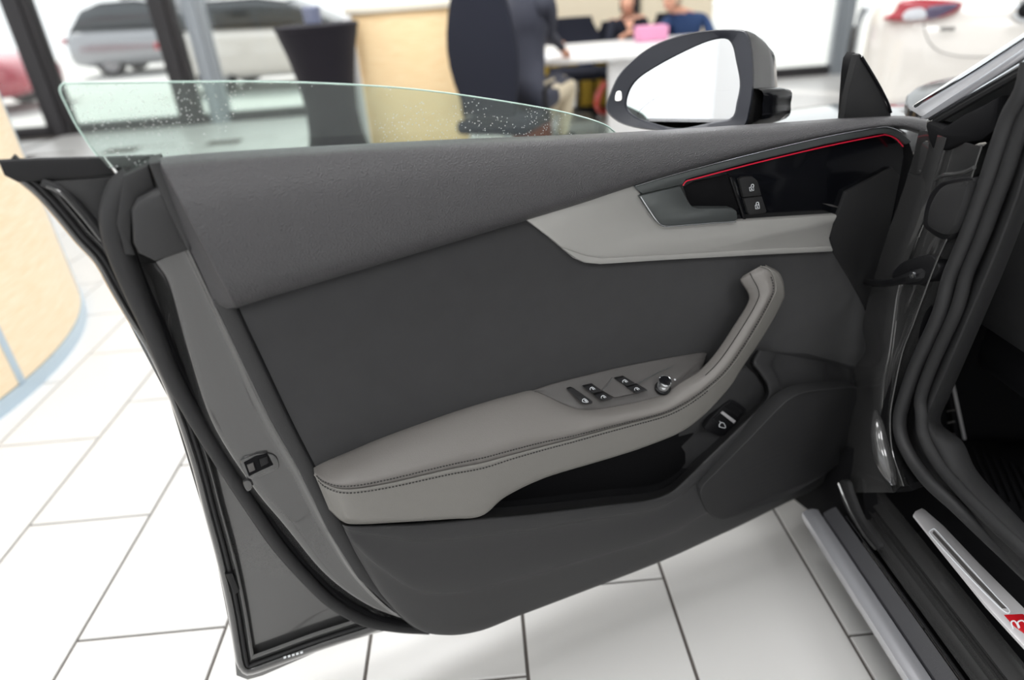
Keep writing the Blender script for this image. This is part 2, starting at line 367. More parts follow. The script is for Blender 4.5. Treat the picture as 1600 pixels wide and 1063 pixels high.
# van / container, grey, outside between the posts
mb = MB(); mb.rbox((-8.1, 22.5, 1.15), (1.5, 1.0, 1.25), .12); b = mb.build('storage_container', mat('pale_grey_container', (168, 168, 172), .6)); tag(b, 'pale grey box container standing outside behind the parked cars', 'container')
mb = MB()
for i in range(7): mb.box((-9.4+i*.43, 21.48, 1.15), (.03, .03, 1.1))
mb.build('rib', MATS['pale_grey_container'], b, smooth=0)

# ---------------------------------------------------------- the white showroom car at the upper right
def white_show_car():
    AN = math.radians(-27); R = Matrix.Rotation(AN, 3, 'Z'); O = back(4.15).at(1345, 60); O.z = 0
    T = lambda x, y, z: O+R@Vector((x, y, z))
    root = empty('showroom_car', T(.95, 2.0, 0), 'white car whose red tail lamp shows at the upper right', 'car')
    n = R@Vector((0, -1, 0)); FF = lambda w: Frame(T(0, .05, 0)+n*w, n)
    S = [(-.02+.0, .50, .40, .60), (.0, .72, .32, .92), (.05, .82, .26, 1.02), (.22, .90, .22, 1.10), (.6, .92, .20, 1.08), (1.5, .93, .20, .98), (2.8, .93, .20, .93), (3.6, .88, .22, .85), (4.05, .78, .26, .72), (4.2, .6, .36, .6)]
    mb = MB(); rows = []
    for y, hw, zb, zt in S:
        rr = []
        for i in range(40):
            q = 2*math.pi*i/40; cc, s = math.cos(q), math.sin(q); rr.append(T(.95+math.copysign(abs(cc)**.3, cc)*hw, y, (zb+zt)/2+math.copysign(abs(s)**.3, s)*(zt-zb)/2))
        rows.append(rr)
    mb.grid(rows, True); mb.f.append(tuple(range(40))); mb.k.append(0); mb.f.append(tuple(len(mb.v)-40+i for i in range(40))); mb.k.append(0)
    mb.build('body', whitepaint, root, 60)
    mb = MB(); rows = []
    for y, hw, z in ((.15, .70, 1.02), (.35, .70, 1.22), (.8, .68, 1.44), (1.8, .68, 1.47), (2.4, .68, 1.3), (3.0, .66, .95)):
        rows.append([T(.95+hw*x*(1 if zz < .5 else .85), y, .9+(z-.9)*zz) for x, zz in ((-1, 0), (-1, .4), (-.95, .8), (-.7, 1), (0, 1.02), (.7, 1), (.95, .8), (1, .4), (1, 0))])
    mb.grid(rows); mb.build('cabin_glass', dark_glass, root, 50)
    mb = MB(); mb.grid([[T(.95+x, y, z-abs(x)**3*.2) for x in (-.62, -.4, 0, .4, .62)] for y, z in ((.5, 1.36), (.8, 1.475), (1.8, 1.505), (2.3, 1.38))]); mb.build('roof', whitepaint, root, 60)
    l = plate('tail_lamp', FF(.06), [(1380, 30), (1398, 18), (1408, 3), (1440, -1), (1490, 2), (1505, 8), (1495, 18), (1470, 28), (1430, 32), (1395, 33)], 0, .08, lampred, root, .012)
    plate('lens', FF(.075), [(1416, 17), (1442, 13), (1446, 29), (1412, 31)], 0, .02, lampwhite, l, .004)
    plate('lens', FF(.075), [(1450, 12), (1490, 6), (1498, 10), (1468, 26), (1450, 29)], 0, .02, mat('smoked_lens', (96, 88, 112), .2, coat=1), l, .004, label='smoked dark lens')
    line('seam', FF(.075), [(1443, 33), (1445, 48), (1452, 66), (1468, 80), (1500, 88), (1545, 89), (1620, 86)], .003, mat('panel_gap', (120, 118, 116), .8), root)
    mb = MB()
    for i in range(6): P = FF(.07).at(1470+i*4, 45); mb.box(P, (.004, .004, .010), AN)
    mb.build('badge_lettering', chrome, root, smooth=0)
    mb = MB(); mb.lathe([(.06, 0), (.06, .02), (.045, .03), (.04, .015), (0, .015)], FF(.06).at(1603, 15), 24, n); mb.build('emblem', chrome, root)
    for x, y in ((.08, .85), (1.82, .85), (.1, 3.4), (1.8, 3.4)):
        mb = MB(); mb.lathe([(0, -.1), (.30, -.1), (.33, -.07), (.33, .07), (.30, .1), (.2, .1), (0, .06)], T(x, y, .33), 24, R@Vector((-1, 0, 0))); mb.build('wheel', tyre, root)
white_show_car()

# ---------------------------------------------------------- curved reception counter at the left
cx_, cy_, cr_0 = -3.3255, 2.4017, 1.508
root = empty('reception_counter', (cx_, cy_, 0), 'curved maple reception counter with pale blue metal strips, at the left edge', 'counter')
mb = MB(); mb.lathe([(0, .02), (cr_0-.03, .02), (cr_0-.03, 1.08), (0, 1.08)], (cx_, cy_, 0), 96); mb.build('core', whitelam, root)
mb = MB(); mb.lathe([(cr_0-.02, 0), (cr_0+.008, 0), (cr_0+.008, .055), (cr_0-.02, .06)], (cx_, cy_, 0), 96); mb.build('base_band', bluemetal, root)
mb = MB(); mb.lathe([(cr_0-.02, 1.06), (cr_0+.02, 1.065), (cr_0+.025, 1.10), (0, 1.11)], (cx_, cy_, 0), 96); mb.build('worktop', mat('pale_worktop', (232, 224, 208), .4), root)
a0 = math.atan2(2.30-cy_, -1.84-cx_)
NP = 10; da = 2*math.pi/NP
P0 = level(0.06).at(62, 596); a0 = math.atan2(P0.y-cy_, P0.x-cx_)
for k in range(NP):
    for zz0, zz1 in ((.062, 1.058),):
        mb = MB(); rr = []
        for r_ in (cr_0-.02, cr_0):
            for z_ in (zz0, zz1): rr.append([Vector((cx_+r_*math.cos(a0+da*(k+.015+.97*i/16)), cy_+r_*math.sin(a0+da*(k+.015+.97*i/16)), z_)) for i in range(17)])
        mb.grid([rr[0], rr[2], rr[3], rr[1], rr[0]]); mb.build('panel', palewood, root, 30)
    mb = MB(); a = a0+da*k
    mb.rbox((cx_+(cr_0-.004)*math.cos(a), cy_+(cr_0-.004)*math.sin(a), .56), (.009, .016, .50), .003, a); mb.build('metal_strip', bluemetal, root)

# ---------------------------------------------------------- maple counter block and cloth-covered table
xa, xb = -.765, -.06
root = empty('wooden_counter', ((xa+xb)/2, 5.2, 0), 'upright maple counter block standing right of the black cloth table', 'counter')
mb = MB(); mb.rbox(((xa+xb)/2, 5.25, .58), ((xb-xa)/2, .30, .57), .008); mb.build('cabinet_body', wood, root)
mb = MB(); mb.rbox(((xa+xb)/2, 5.25, 1.175), ((xb-xa)/2+.03, .33, .022), .006); mb.build('top', MATS['pale_worktop'], root)
mb = MB(); mb.rbox((xa-.02, 5.22, .58), (.03, .31, .57), .01); mb.build('side_panel', whitelam, root)
mb = MB(); mb.rbox(((xa+xb)/2+.02, 4.943, .60), ((xb-xa)/2-.03, .008, .52), .003); mb.build('front_panel', wood, root)
P = back(4.75).at(494, 40); tx = P.x
root = empty('cocktail_table', (tx, 4.75, 0), 'round standing table under a waisted black stretch cover', 'table')
mb = MB(); prof = [(.265, 0), (.255, .03), (.22, .25), (.175, .45), (.165, .60), (.18, .78), (.215, .95), (.25, 1.07), (.255, 1.10)]
seg = 40; rows = []
for r, h in prof:
    rows.append([Vector((tx+r*(1+.05*math.cos(4*2*math.pi*q/seg)*(1-h))*math.cos(2*math.pi*q/seg), 4.75+r*(1+.05*math.cos(4*2*math.pi*q/seg)*(1-h))*math.sin(2*math.pi*q/seg), h)) for q in range(seg)])
mb.grid(rows, True); mb.build('stretch_cover', darkcloth, root, 60)
mb = MB(); mb.lathe([(.255, 1.095), (.262, 1.10), (.262, 1.118), (.25, 1.122), (0, 1.124)], (tx, 4.75, 0), 40); mb.build('tabletop', darkcloth, root)
mb = MB(); mb.lathe([(.0, 0), (.05, 0), (.055, .005), (.058, .09), (.05, .10), (.045, .02), (0, .02)], (tx-.02, 4.78, 1.124), 20)
tag(mb.build('bowl', mat('blue_grey_ceramic', (120, 126, 150), .3)), 'small blue grey bowl on top of the black cloth table', 'bowl')

# ---------------------------------------------------------- desk, papers, chairs
root = empty('desk', (1.25, 5.95, 0), 'white office desk with a solid white panel leg, behind the mirror', 'desk')
mb = MB(); mb.rbox((1.17, 5.95, .722), (.87, .62, .018), .006); mb.build('tabletop', whitelam, root)
F = back(5.5); xl = F.at(948, 120).x
mb = MB(); mb.rbox((xl+.30, 5.45, .352), (.30, .03, .352), .006); mb.build('panel_leg', whitelam, root)
mb = MB(); mb.rbox((1.98, 5.95, .352), (.03, .55, .352), .006); mb.build('panel_leg', whitelam, root)
mb = MB(); mb.lathe([(0, 0), (.22, 0), (.22, .015), (.04, .03), (.04, .70), (0, .70)], (.55, 6.1, .002), 20); mb.build('column_leg', whitelam, root)
paper = mat('white_paper', (236, 240, 246), .8)
def sheet(x, y, r, label, z=.7415, m=paper, sx=.105, sy=.148, name='paper_sheet', th=.0015):
    mb = MB(); mb.box((x, y, z+th), (sx, sy, th), r); tag(mb.build(name, m, smooth=0), label, 'paper')
sheet(.52, 5.62, .3, 'white paper sheet near the left end of the desk'); sheet(.80, 5.68, -.15, 'white paper sheet in the middle of the desk beside the first'); sheet(1.05, 5.8, .5, 'white paper sheet farther right on the desk')
mb = MB(); mb.rbox((1.56, 6.25, .742+.06), (.13, .09, .06), .01); tag(mb.build('folder_stack', mat('pink_folders', (222, 150, 186), .6)), 'stack of pink folders on the desk before the man in blue', 'folders')
def office_chair(name, c, rz, label, seat_z=.46, back_h=.62, bw=.24, group=None, m=chairblack, arms=True):
    root = empty(name, (c[0], c[1], 0), label, 'chair', group); R = Matrix.Rotation(rz, 3, 'Z'); T = lambda x, y, z: Vector((c[0], c[1], 0))+R@Vector((x, y, z))
    mb = MB(); mb.rbox(T(0, 0, seat_z), (.25, .24, .045), .035, rz); mb.build('seat', m, root)
    rows = []
    for i in range(9):
        t = i/8; hw = bw*(.8+.35*math.sin(math.pi*min(1, t*1.1))); z = seat_z+.08+back_h*t
        y = -.24-.05*t-.03*math.sin(math.pi*t)
        rows.append([T(x*hw, y+(.03 if f else -.03)*(1-.3*abs(x))+.04*x*x, z) for f, xs_ in ((1, (-1, -.6, 0, .6, 1)), (0, (1, .6, 0, -.6, -1))) for x in xs_])
    mb = MB(); mb.grid(rows, True); mb.f.append(tuple(range(10))); mb.k.append(0); mb.f.append(tuple(80+i for i in range(10))); mb.k.append(0); mb.build('backrest', m, root, 60)
    mb = MB(); mb.lathe([(.025, .10), (.025, seat_z-.03), (.08, seat_z-.03)], (c[0], c[1], 0), 14); mb.build('column', chrome, root)
    for k in range(5):
        a = rz+k*2*math.pi/5; d = Vector((math.cos(a), math.sin(a), 0)); mb = MB()
        mb.tube([Vector((c[0], c[1], .10)), Vector((c[0], c[1], .085))+d*.28], [.025, .015], 8); lg = mb.build('leg', black, root)
        mb = MB(); mb.lathe([(0, -.02), (.03, -.02), (.03, .02), (0, .02)], Vector((c[0], c[1], .031))+d*.28, 12, d.cross(Vector((0, 0, 1)))); mb.build('castor', black, lg)
    for s in ((-1, 1) if arms else ()):
        mb = MB(); mb.tube([T(s*.24, .0, seat_z), T(s*.30, .0, seat_z+.03), T(s*.30, -.02, seat_z+.2), T(s*.29, .1, seat_z+.22)], .016, 8); mb.build('armrest', black, root)
    return root
PC = back(4.75).at(800, 150)
office_chair('office_chair', (.19, 4.62), math.radians(-28), 'tall black office chair behind the maple counter block, nearest to the car', .46, .78, .20)
CB = back(7.0).at(896, 60); office_chair('office_chair', (CB.x, 6.95), math.radians(172), 'black low-backed chair behind the desk, left of the seated woman', .44, .40, .22, arms=False)
office_chair('office_chair', (back(6.8).at(980, 60).x, 6.98), math.radians(180), 'black chair that the woman in black sits on', .42, .36, .20, arms=False)
office_chair('office_chair', (back(6.6).at(1065, 60).x+.06, 6.88), math.radians(175), 'black chair that the man in blue sits on', .42, .40, .22, arms=False)
# small red moulded chair half behind the panel leg
yr = 5.72; xr = back(yr).at(948, 170).x+.03; ks = .62
root = empty('stacking_chair', (xr, yr, 0), 'small bright red moulded chair standing half behind the white desk leg', 'chair')
redp = mat('bright_red_plastic', (225, 62, 42), .35)
prof = [(.20, .42), (.05, .415), (-.10, .43), (-.165, .50), (-.15, .62), (-.09, .74), (-.055, .80)]
pp = cr([(p, 0, q) for p, q in prof], 22); rows = []; mb = MB()
for i, p in enumerate(pp):
    hw = .20*(1-.25*(i/21)**2)*ks; rows.append([Vector((xr+ks*p.x, yr+y*hw, ks*(p.z+.03*y*y))) for y in (-1, -.6, -.2, .2, .6, 1)])
mb.grid(rows); mb.grid([[q-Vector((.014, 0, .008)) for q in r] for r in rows]); mb.build('seat_shell', redp, root, 60)
for sx in (-1, 1):
    for sy in (-1, 1):
        mb = MB(); mb.tube([(xr+sx*.12*ks, yr+sy*.13*ks, .40*ks), (xr+sx*.17*ks, yr+sy*.18*ks, .0)], .009, 8); mb.build('leg', chrome, root)
# low shelf with yellow binders under and behind the desk
root = empty('low_cabinet', (1.15, 7.55, 0), 'dark low shelf cabinet behind the desk', 'cabinet')
mb = MB(); mb.box((1.15, 7.75, .36), (.6, .02, .36)); mb.box((1.15, 7.55, .015), (.6, .22, .015)); mb.box((1.15, 7.55, .375), (.6, .22, .012)); mb.box((1.15, 7.55, .73), (.61, .23, .015))
for x in (.56, 1.74): mb.box((x, 7.55, .36), (.012, .22, .36))
mb.build('carcass', mat('dark_cabinet_board', (44, 46, 48), .6), root, smooth=0)
yel = mat('yellow_binder', (222, 186, 70), .5); bluem = mat('blue_binder', (50, 80, 130), .5)
ORD = ['leftmost', 'second from the left', 'third from the left', 'fourth from the left', 'rightmost']
for shelf, z in (('upper', .388), ('lower', .032)):
    for i in range(5):
        mm, cn = (bluem, 'blue') if i == (3 if shelf == 'upper' else 1) else (yel, 'yellow'); x = .72+i*.155
        mb = MB(); mb.rbox((x, 7.5, z+.14), (.060, .13, .14), .004)
        tag(mb.build('binder', mm, smooth=30), '%s ring binder, %s on the %s shelf of the dark low cabinet' % (cn, ORD[i], shelf), 'binder', 'ring binders in the dark low cabinet')
# tree / plant outside the window behind the chair
leafm = mat('dark_green_leaves', (44, 70, 60), .6); 
root = empty('potted_tree', (.10, 7.97, 0), 'dark green indoor tree in a black pot behind the office chair', 'plant')
mb = MB(); mb.lathe([(0, 0), (.14, 0), (.19, .34), (.20, .36), (.17, .36), (.16, .30), (0, .30)], (.10, 7.97, 0), 20); mb.build('pot', black, root)
mb = MB(); mb.tube([(.10, 7.97, .30), (.08, 7.98, .8), (.12, 7.96, 1.3), (.10, 7.97, 1.9)], [.025, .022, .016, .008], 8); mb.build('trunk', mat('brown_bark', (84, 66, 50), .9), root)
mb = MB()
for i in range(900):
    a = random.uniform(0, 6.28); h = random.uniform(.55, 2.0); r = random.random()**.6*(.34*math.sin(math.pi*min(1, (h-.45)/1.7))+.05)
    c = Vector(((.10)+r*math.cos(a), 7.97+r*math.sin(a)*.8, h)); d = Vector((random.uniform(-1, 1), random.uniform(-1, 1), random.uniform(-.6, .5))).normalized(); s = d.orthogonal().normalized()
    mb.add([c, c+d*.04+s*.02, c+d*.09, c+d*.04-s*.02], [(0, 1, 2, 3)])
tag(mb.build('foliage', leafm, root, smooth=0), kind='stuff')

# ---------------------------------------------------------- people (seated, far out of focus)
skin = mat('skin', (214, 160, 134), .5)
def skinmesh(name, nodes, edges, m, parent, sub=2, label=None):
    """one continuous surface grown round a skeleton; nodes (x,y,z,r)"""
    me = bpy.data.meshes.new(name); L = rootloc(parent)
    me.from_pydata([Vector(n[:3])-L for n in nodes], edges, []); o = bpy.data.objects.new(name, me); COL.objects.link(o); o.parent = parent
    md = o.modifiers.new('skin', 'SKIN'); md.use_smooth_shade = True
    for v, n in zip(me.skin_vertices[0].data, nodes): v.radius = (n[3], n[4] if len(n) > 4 else n[3])
    me.skin_vertices[0].data[0].use_root = True
    md = o.modifiers.new('sub', 'SUBSURF'); md.levels = md.render_levels = sub
    dg = bpy.context.evaluated_depsgraph_get(); dg.update(); ev = bpy.data.meshes.new_from_object(o.evaluated_get(dg)); o.modifiers.clear(); o.data = ev
    ev.materials.clear(); ev.materials.append(m)
    if label: o['label'] = label
    return o
def person(root, pel, chest, neck, headc, look, sh, el, ha, kn, ft, top, trous, hairm, hair_long=False, k=1.0):
    V = Vector; pel, chest, neck, headc = map(V, (pel, chest, neck, headc)); look = V(look).normalized()
    n = [(*pel, .15*k, .12*k), (*pel.lerp(chest, .5), .135*k, .11*k), (*chest, .16*k, .115*k), (*neck, .058*k), (*(headc-V((0, 0, .07*k))), .062*k)]
    e = [(0, 1), (1, 2), (2, 3), (3, 4)]
    for s in (0, 1):
        b = len(n); n += [(*V(sh[s]), .062*k), (*V(el[s]), .044*k), (*V(ha[s]), .028*k)]; e += [(2, b), (b, b+1), (b+1, b+2)]
    for s in (0, 1):
        b = len(n); hip = pel+(V(sh[s])-chest)*.5; hip.z = pel.z-.03; n += [(*hip, .095*k), (*V(kn[s]), .062*k), (*V(ft[s]), .042*k)]; e += [(0, b), (b, b+1), (b+1, b+2)]
    b = skinmesh('body', n, e, top, root)
    b.data.materials.clear()
    for mm in (skin, top, trous): b.data.materials.append(mm)
    L = rootloc(root)
    for p in b.data.polygons:
        c = p.center+L
        hand = min((c-V(h)).length for h in ha) < .055
        leg = min(((c-V(a)).length+(c-V(q)).length-(V(a)-V(q)).length) for a, q in list(zip(kn, ft))+[(pel, kn[0]), (pel, kn[1])]) < .07*k+.02
        p.material_index = 0 if (hand or c.z > neck.z-.01) else (2 if leg and c.z < pel.z+.06 else 1)
    # head: an egg with brow, nose, chin
    mb = MB(); up = V((0, 0, 1)); rt = look.cross(up).normalized(); rows = []
    for i in range(15):
        ph = math.pi*(i+.02)/14.04; z = -math.cos(ph); rr = math.sin(ph); row = []
        for q in range(20):
            th = 2*math.pi*q/20; f = math.cos(th); s_ = math.sin(th)
            wdt = .074*(1-.22*max(0, -z)**1.2); dep = .095*(1-.12*max(0, -z))
            nose = .022*max(0, f)**14*max(0, 1-((z+.12)/.22)**2); chin = .010*max(0, f)**4*max(0, 1-((z+.8)/.3)**2)
            eye = -.006*max(0, 1-((z-.06)/.14)**2)*max(0, 1-((abs(s_)-.38)/.2)**2)*(f > 0)
            row.append(headc+(look*(f*dep*rr+nose+chin+eye)+rt*(s_*wdt*rr)+up*(z*.118))*k)
        rows.append(row)
    mb.grid(rows, True); hd = mb.build('head', skin, root, 80)
    mb = MB()
    for s in (-1, 1): mb.ball(headc+(look*.078+rt*s*.03+up*.008)*k, .011*k, 8)
    mb.build('eye', mat('eye_dark', (50, 40, 36), .3) if 'eye_dark' not in MATS else MATS['eye_dark'], hd)
    mb = MB(); mb.ball(headc+(look*.082-up*.055)*k, (.022*k, .010*k, .008*k), 8); mb.build('mouth', MATS.get('lips') or mat('lips', (176, 96, 92), .5), hd)
    mb = MB()
    for s in (-1, 1): mb.ball(headc+(rt*s*.074-look*.008-up*.002)*k, (.012*k, .018*k, .03*k), 8)
    mb.build('ear', skin, hd)
    mb = MB(); rows = []
    for i in range(9):
        ph = math.pi*.62*i/8+.02; z = math.cos(ph); rr = math.sin(ph)
        rows.append([headc+(look*(math.cos(2*math.pi*q/20)*.104*rr-.012-.03*max(0, math.cos(2*math.pi*q/20))*(z < .45))+rt*(math.sin(2*math.pi*q/20)*.083*rr)+up*(z*.13+.004-(.0 if math.cos(2*math.pi*q/20) > .2 else (.05 if hair_long else .02)*(i/8))))*k for q in range(20)])
    mb.grid(rows, True); mb.build('hair', hairm, root, 80)
    for s in (0, 1):   # five fingers each
        h = V(ha[s]); d = (h-V(el[s])).normalized(); sd = d.cross(up); sd = sd.normalized() if sd.length > .1 else V((1, 0, 0))
        nn = [(*h, .026*k)]; ee = []
        for j, (o_, ln) in enumerate(((-.028, .06), (-.010, .075), (.008, .07), (.025, .055))):
            b = len(nn); p1 = h+d*.06+sd*o_; p2 = p1+(d*.8-up*.4)*ln*.5; p3 = p2+(d*.5-up*.6)*ln*.5
            nn += [(*p1, .010), (*p2, .009), (*p3, .007)]; ee += [(0, b), (b, b+1), (b+1, b+2)]
        b = len(nn); sg = 1 if s else -1; p1 = h+d*.02+sd*sg*.035; nn += [(*p1, .011), (*(p1+(d+sd*sg*.5)*.035), .009)]; ee += [(0, b), (b, b+1)]
        skinmesh('hand', nn, ee, skin, root, 1)
    for s in (0, 1):
        F_ = V(ft[s]); fd = V((look.x, look.y, 0)).normalized(); mb = MB(); mb.ball(F_+fd*.07+V((0, 0, -.015)), (.055, .055, .04), 12); mb.tube([F_-fd*.05-V((0, 0, .02)), F_+fd*.13-V((0, 0, .025))], [.045, .038], 12); mb.build('shoe', black, root)
brown = mat('brown_hair', (70, 50, 40), .7); blond = mat('greying_blond_hair', (176, 160, 140), .7); blk = mat('dark_jacket', (52, 54, 66), .85)  # dark jacket is lightened too, background haze put into its colour
navy = mat('blue_jacket', (36, 62, 104), .8); beige = mat('beige_trousers', (196, 184, 160), .85); jeans = mat('blue_jeans', (104, 130, 160), .85); darktr = mat('dark_trousers', (38, 38, 44), .85)
# customer in a dark jacket on the near chair, leaning right over the desk end
P = lambda px, py, y: back(y).at(px, py)
pe = Vector((.36, 4.80, .58)); root = empty('person', (pe.x, pe.y, 0), 'person in a dark jacket and beige trousers on the near office chair', 'person')
ch = P(820, 22, 4.95); nk = ch+Vector((.05, .06, .20)); hc = nk+Vector((.06, .06, .16))
person(root, pe, ch, nk, hc, (.7, .7, -.15), [ch+Vector((.16, -.16, .07)), ch+Vector((-.08, .20, .07))], [P(858, 52, 4.98), P(845, 60, 5.25)], [P(880, 77, 5.28), P(868, 66, 5.5)],
       [P(890, 128, 5.02), P(880, 122, 5.25)], [P(878, 215, 5.1), P(842, 222, 5.3)], blk, beige, brown)
# woman in black
x0 = P(980, 40, 6.95).x
root = empty('person', (x0, 6.95, 0), 'woman in a black v-neck top with brown hair tied back, seated behind the desk', 'person')
k = .92; pe = Vector((x0, 6.97, .52)); ch = Vector((x0, 6.93, .80)); nk = P(980, 27, 6.9); hc = P(980, 4, 6.88)
person(root, pe, ch, nk, hc, (-.15, -1, -.1), [(x0-.15, 6.92, .86), (x0+.15, 6.92, .86)], [(x0-.21, 6.78, .66), (x0+.21, 6.78, .66)], [(x0-.10, 6.60, .77), (x0+.10, 6.60, .77)],
       [(x0-.10, 6.55, .50), (x0+.10, 6.55, .50)], [(x0-.10, 6.58, .06), (x0+.10, 6.58, .06)], chairblack, darktr, brown, True, .84)
mb = MB(); mb.add([nk+Vector((-.045, -.098, -.02)), nk+Vector((.045, -.098, -.02)), nk+Vector((0, -.130, -.13)), nk+Vector((-.045, -.06, -.02)), nk+Vector((.045, -.06, -.02)), nk+Vector((0, -.08, -.13))], [(0, 1, 2), (3, 4, 5), (0, 3, 5, 2), (1, 4, 5, 2), (0, 1, 4, 3)]); mb.build('neckline', skin, root)
# man in blue
x0 = P(1062, 40, 6.85).x+.04
root = empty('person', (x0, 6.85, 0), 'man in a blue jacket with greying blond hair, seated right of the woman', 'person')
pe = Vector((x0, 6.87, .52)); ch = P(1068, 40, 6.8); ch.x = x0; nk = P(1058, 18, 6.72); hc = P(1050, -3, 6.68)
person(root, pe, ch, nk, hc, (-.8, -.6, -.15), [ch+Vector((-.19, -.02, .05)), ch+Vector((.19, .05, .05))], [P(1030, 66, 6.62), ch+Vector((.24, -.16, -.16))], [P(1012, 62, 6.56), ch+Vector((.08, -.30, -.08))],
       [(x0-.12, 6.5, .50), (x0+.1, 6.5, .50)], [(x0-.12, 6.5, .06), (x0+.1, 6.5, .06)], navy, darktr, blond, False, .95)
# brown bag on the floor under the near person
bx = P(838, 175, 5.0)
root = empty('handbag', (bx.x, 5.2, 0), 'brown leather bag standing below the knees of the person in the dark jacket', 'bag')
lb = mat('brown_leather', (128, 62, 36), .5)
mb = MB(); mb.rbox((bx.x-.02, 5.22, .19), (.15, .07, .19), .04); mb.build('bag_body', lb, root)
mb = MB(); mb.tube(cr([(bx.x-.1, 5.22, .37), (bx.x-.07, 5.22, .47), (bx.x+.03, 5.22, .47), (bx.x+.06, 5.22, .37)], 16), .009, 8); mb.build('strap', lb, root)

# ================================================================== THE CAR (open driver's door, sill, door opening)
car = empty('car', (.75, .9, 0), 'dark grey coupe with its driver\'s door wide open, nearest to the camera', 'car')
# ---------------------------------------------------------- door shell
SHELL = [(72, 312), (92, 350), (147, 412), (198, 500), (265, 627), (318, 802), (339, 881), (366, 1019), (370, 1064), (396, 1063), (499, 1018), (579, 992), (700, 965),
         (1000, 850), (1250, 730), (1340, 650), (1352, 540), (1372, 420), (1400, 280), (1425, 215), (1405, 196), (1240, 206), (945, 226), (560, 246), (262, 268), (180, 284)]
# (the corner points are doubled by even resampling so that the outline stays crisp)
def dense(pts, n): return [tuple(p) for p in even([Vector((a, b, 0)) for a, b in pts], n, True)]
door = plate('car_door', D, [(p[0], p[1]) for p in dense(SHELL, 150)], -.105, .06, paint, car, .002, curve=False, taper=.05)
OUT = [(3, 262), (28, 285), (56, 309), (90, 347), (118, 381), (147, 412), (169, 451), (198, 500), (228, 548), (265, 627), (297, 722), (318, 802), (339, 881), (355, 956), (364, 1010), (371, 1044), (386, 1057), (420, 1047), (499, 1018), (579, 992), (650, 968)]
OUT = [(p[0], p[1]) for p in even(cr([Vector((a, b, 0)) for a, b in OUT], 160), 60)]
def shifted(d, w): return [(x, y, w) for x, y in offset2(OUT, -d)]
loft('hem_flange', D, [shifted(0, -.125), shifted(.5, -.098), shifted(5, -.090), shifted(11, -.092), shifted(13, -.100)], 120, 3, paint, door)
loft('flange_channel', D, [shifted(12, -.099), shifted(17, -.104), shifted(21, -.098), shifted(26, -.092), shifted(30, -.094)], 120, 3, paint, door)
line('drip_seal', D, shifted(16, -.096)[2:-4], .0038, rubber, door, n=140)
# upper left corner of the door: belt moulding ends, triangular cover, reflected gleam drawn as a thin tube
plate('belt_moulding', D, [(-4, 251), (60, 248), (160, 246), (181, 275), (100, 281), (28, 286), (6, 275)], -.086, .008, black, door, .003, curve=False)
plate('belt_moulding', D, [(164, 246), (240, 243), (252, 262), (225, 282), (190, 277)], -.080, .008, black, door, .003, curve=False)
plate('corner_cover', D, [(66, 284), (178, 276), (186, 300), (172, 352), (176, 398), (150, 360), (118, 322)], -.088, .012, hard, door, .003, curve=False)
line('window_channel', D, [(66, 285, -.086), (95, 298, -.084), (128, 330, -.084), (162, 374, -.084), (176, 402, -.084)], .0052, rubber, door)
line('channel_gleam', D, [(72, 291, -.080), (96, 303, -.080), (128, 338, -.080), (158, 376, -.080)], .0022, paint, door)
# painted end panel of the door: from the trim to the rounded edge
A_ = [(296, 385), (337, 473), (380, 560), (424, 650), (475, 740), (520, 830), (565, 905), (625, 962), (690, 985)]
B_ = [(241, 411), (262, 447), (290, 548), (330, 665), (392, 762), (440, 820), (505, 897), (570, 944), (632, 968)]
def mix(f, dx, w): return [(a[0]*(1-f)+b[0]*f+dx, a[1]*(1-f)+b[1]*f, w) for a, b in zip(A_, B_)]
loft('end_panel', D, [mix(-.15, 0, -.035), mix(.05, 0, -.026), mix(.2, 0, -.033), mix(.45, 0, -.035), mix(.72, 0, -.036), mix(.92, 0, -.039), mix(.98, 0, -.046), mix(1.0, -6, -.066), mix(1.0, -22, -.090)], 90, 5, paint, door)
# weatherstrip
SE = [(208, 272, -.060), (190, 300, -.062), (180, 345, -.062), (190, 398, -.064), (213, 458, -.066), (240, 520, -.066), (270, 590, -.066), (310, 662, -.066), (354, 733, -.066), (397, 799, -.066), (433, 851, -.066), (475, 900, -.066), (519, 942, -.066), (569, 970, -.068), (620, 981, -.07), (670, 985, -.07)]
line('weatherstrip', D, SE, [.013, .018, .0185, .0165, .0145, .013, .012, .0115, .011, .011, .011, .0105, .0105, .0105, .0095, .009], rubber, door, n=120, seg=14)
line('inner_lip', D, [(p[0]+14+i*.2, p[1]-6, -.074) for i, p in enumerate(SE[3:])], .0065, blackmat, door, n=90)
plate('corner_cap', D, [(192, 276), (231, 258), (243, 296), (216, 312), (206, 330), (205, 380), (212, 400), (196, 398), (182, 350)], -.036, .045, rubber, door, .003, curve=False)
plate('corner_cap', D, [(205, 330), (214, 314), (243, 298), (262, 290), (282, 340), (299, 392), (243, 411), (216, 398), (208, 382)], -.020, .045, hard, door, .008, curve=False)
plate('end_filler', D, [(232, 256), (250, 252), (275, 300), (300, 372), (300, 392), (290, 388), (262, 330)], -.012, .05, hard, door, .003, curve=False)
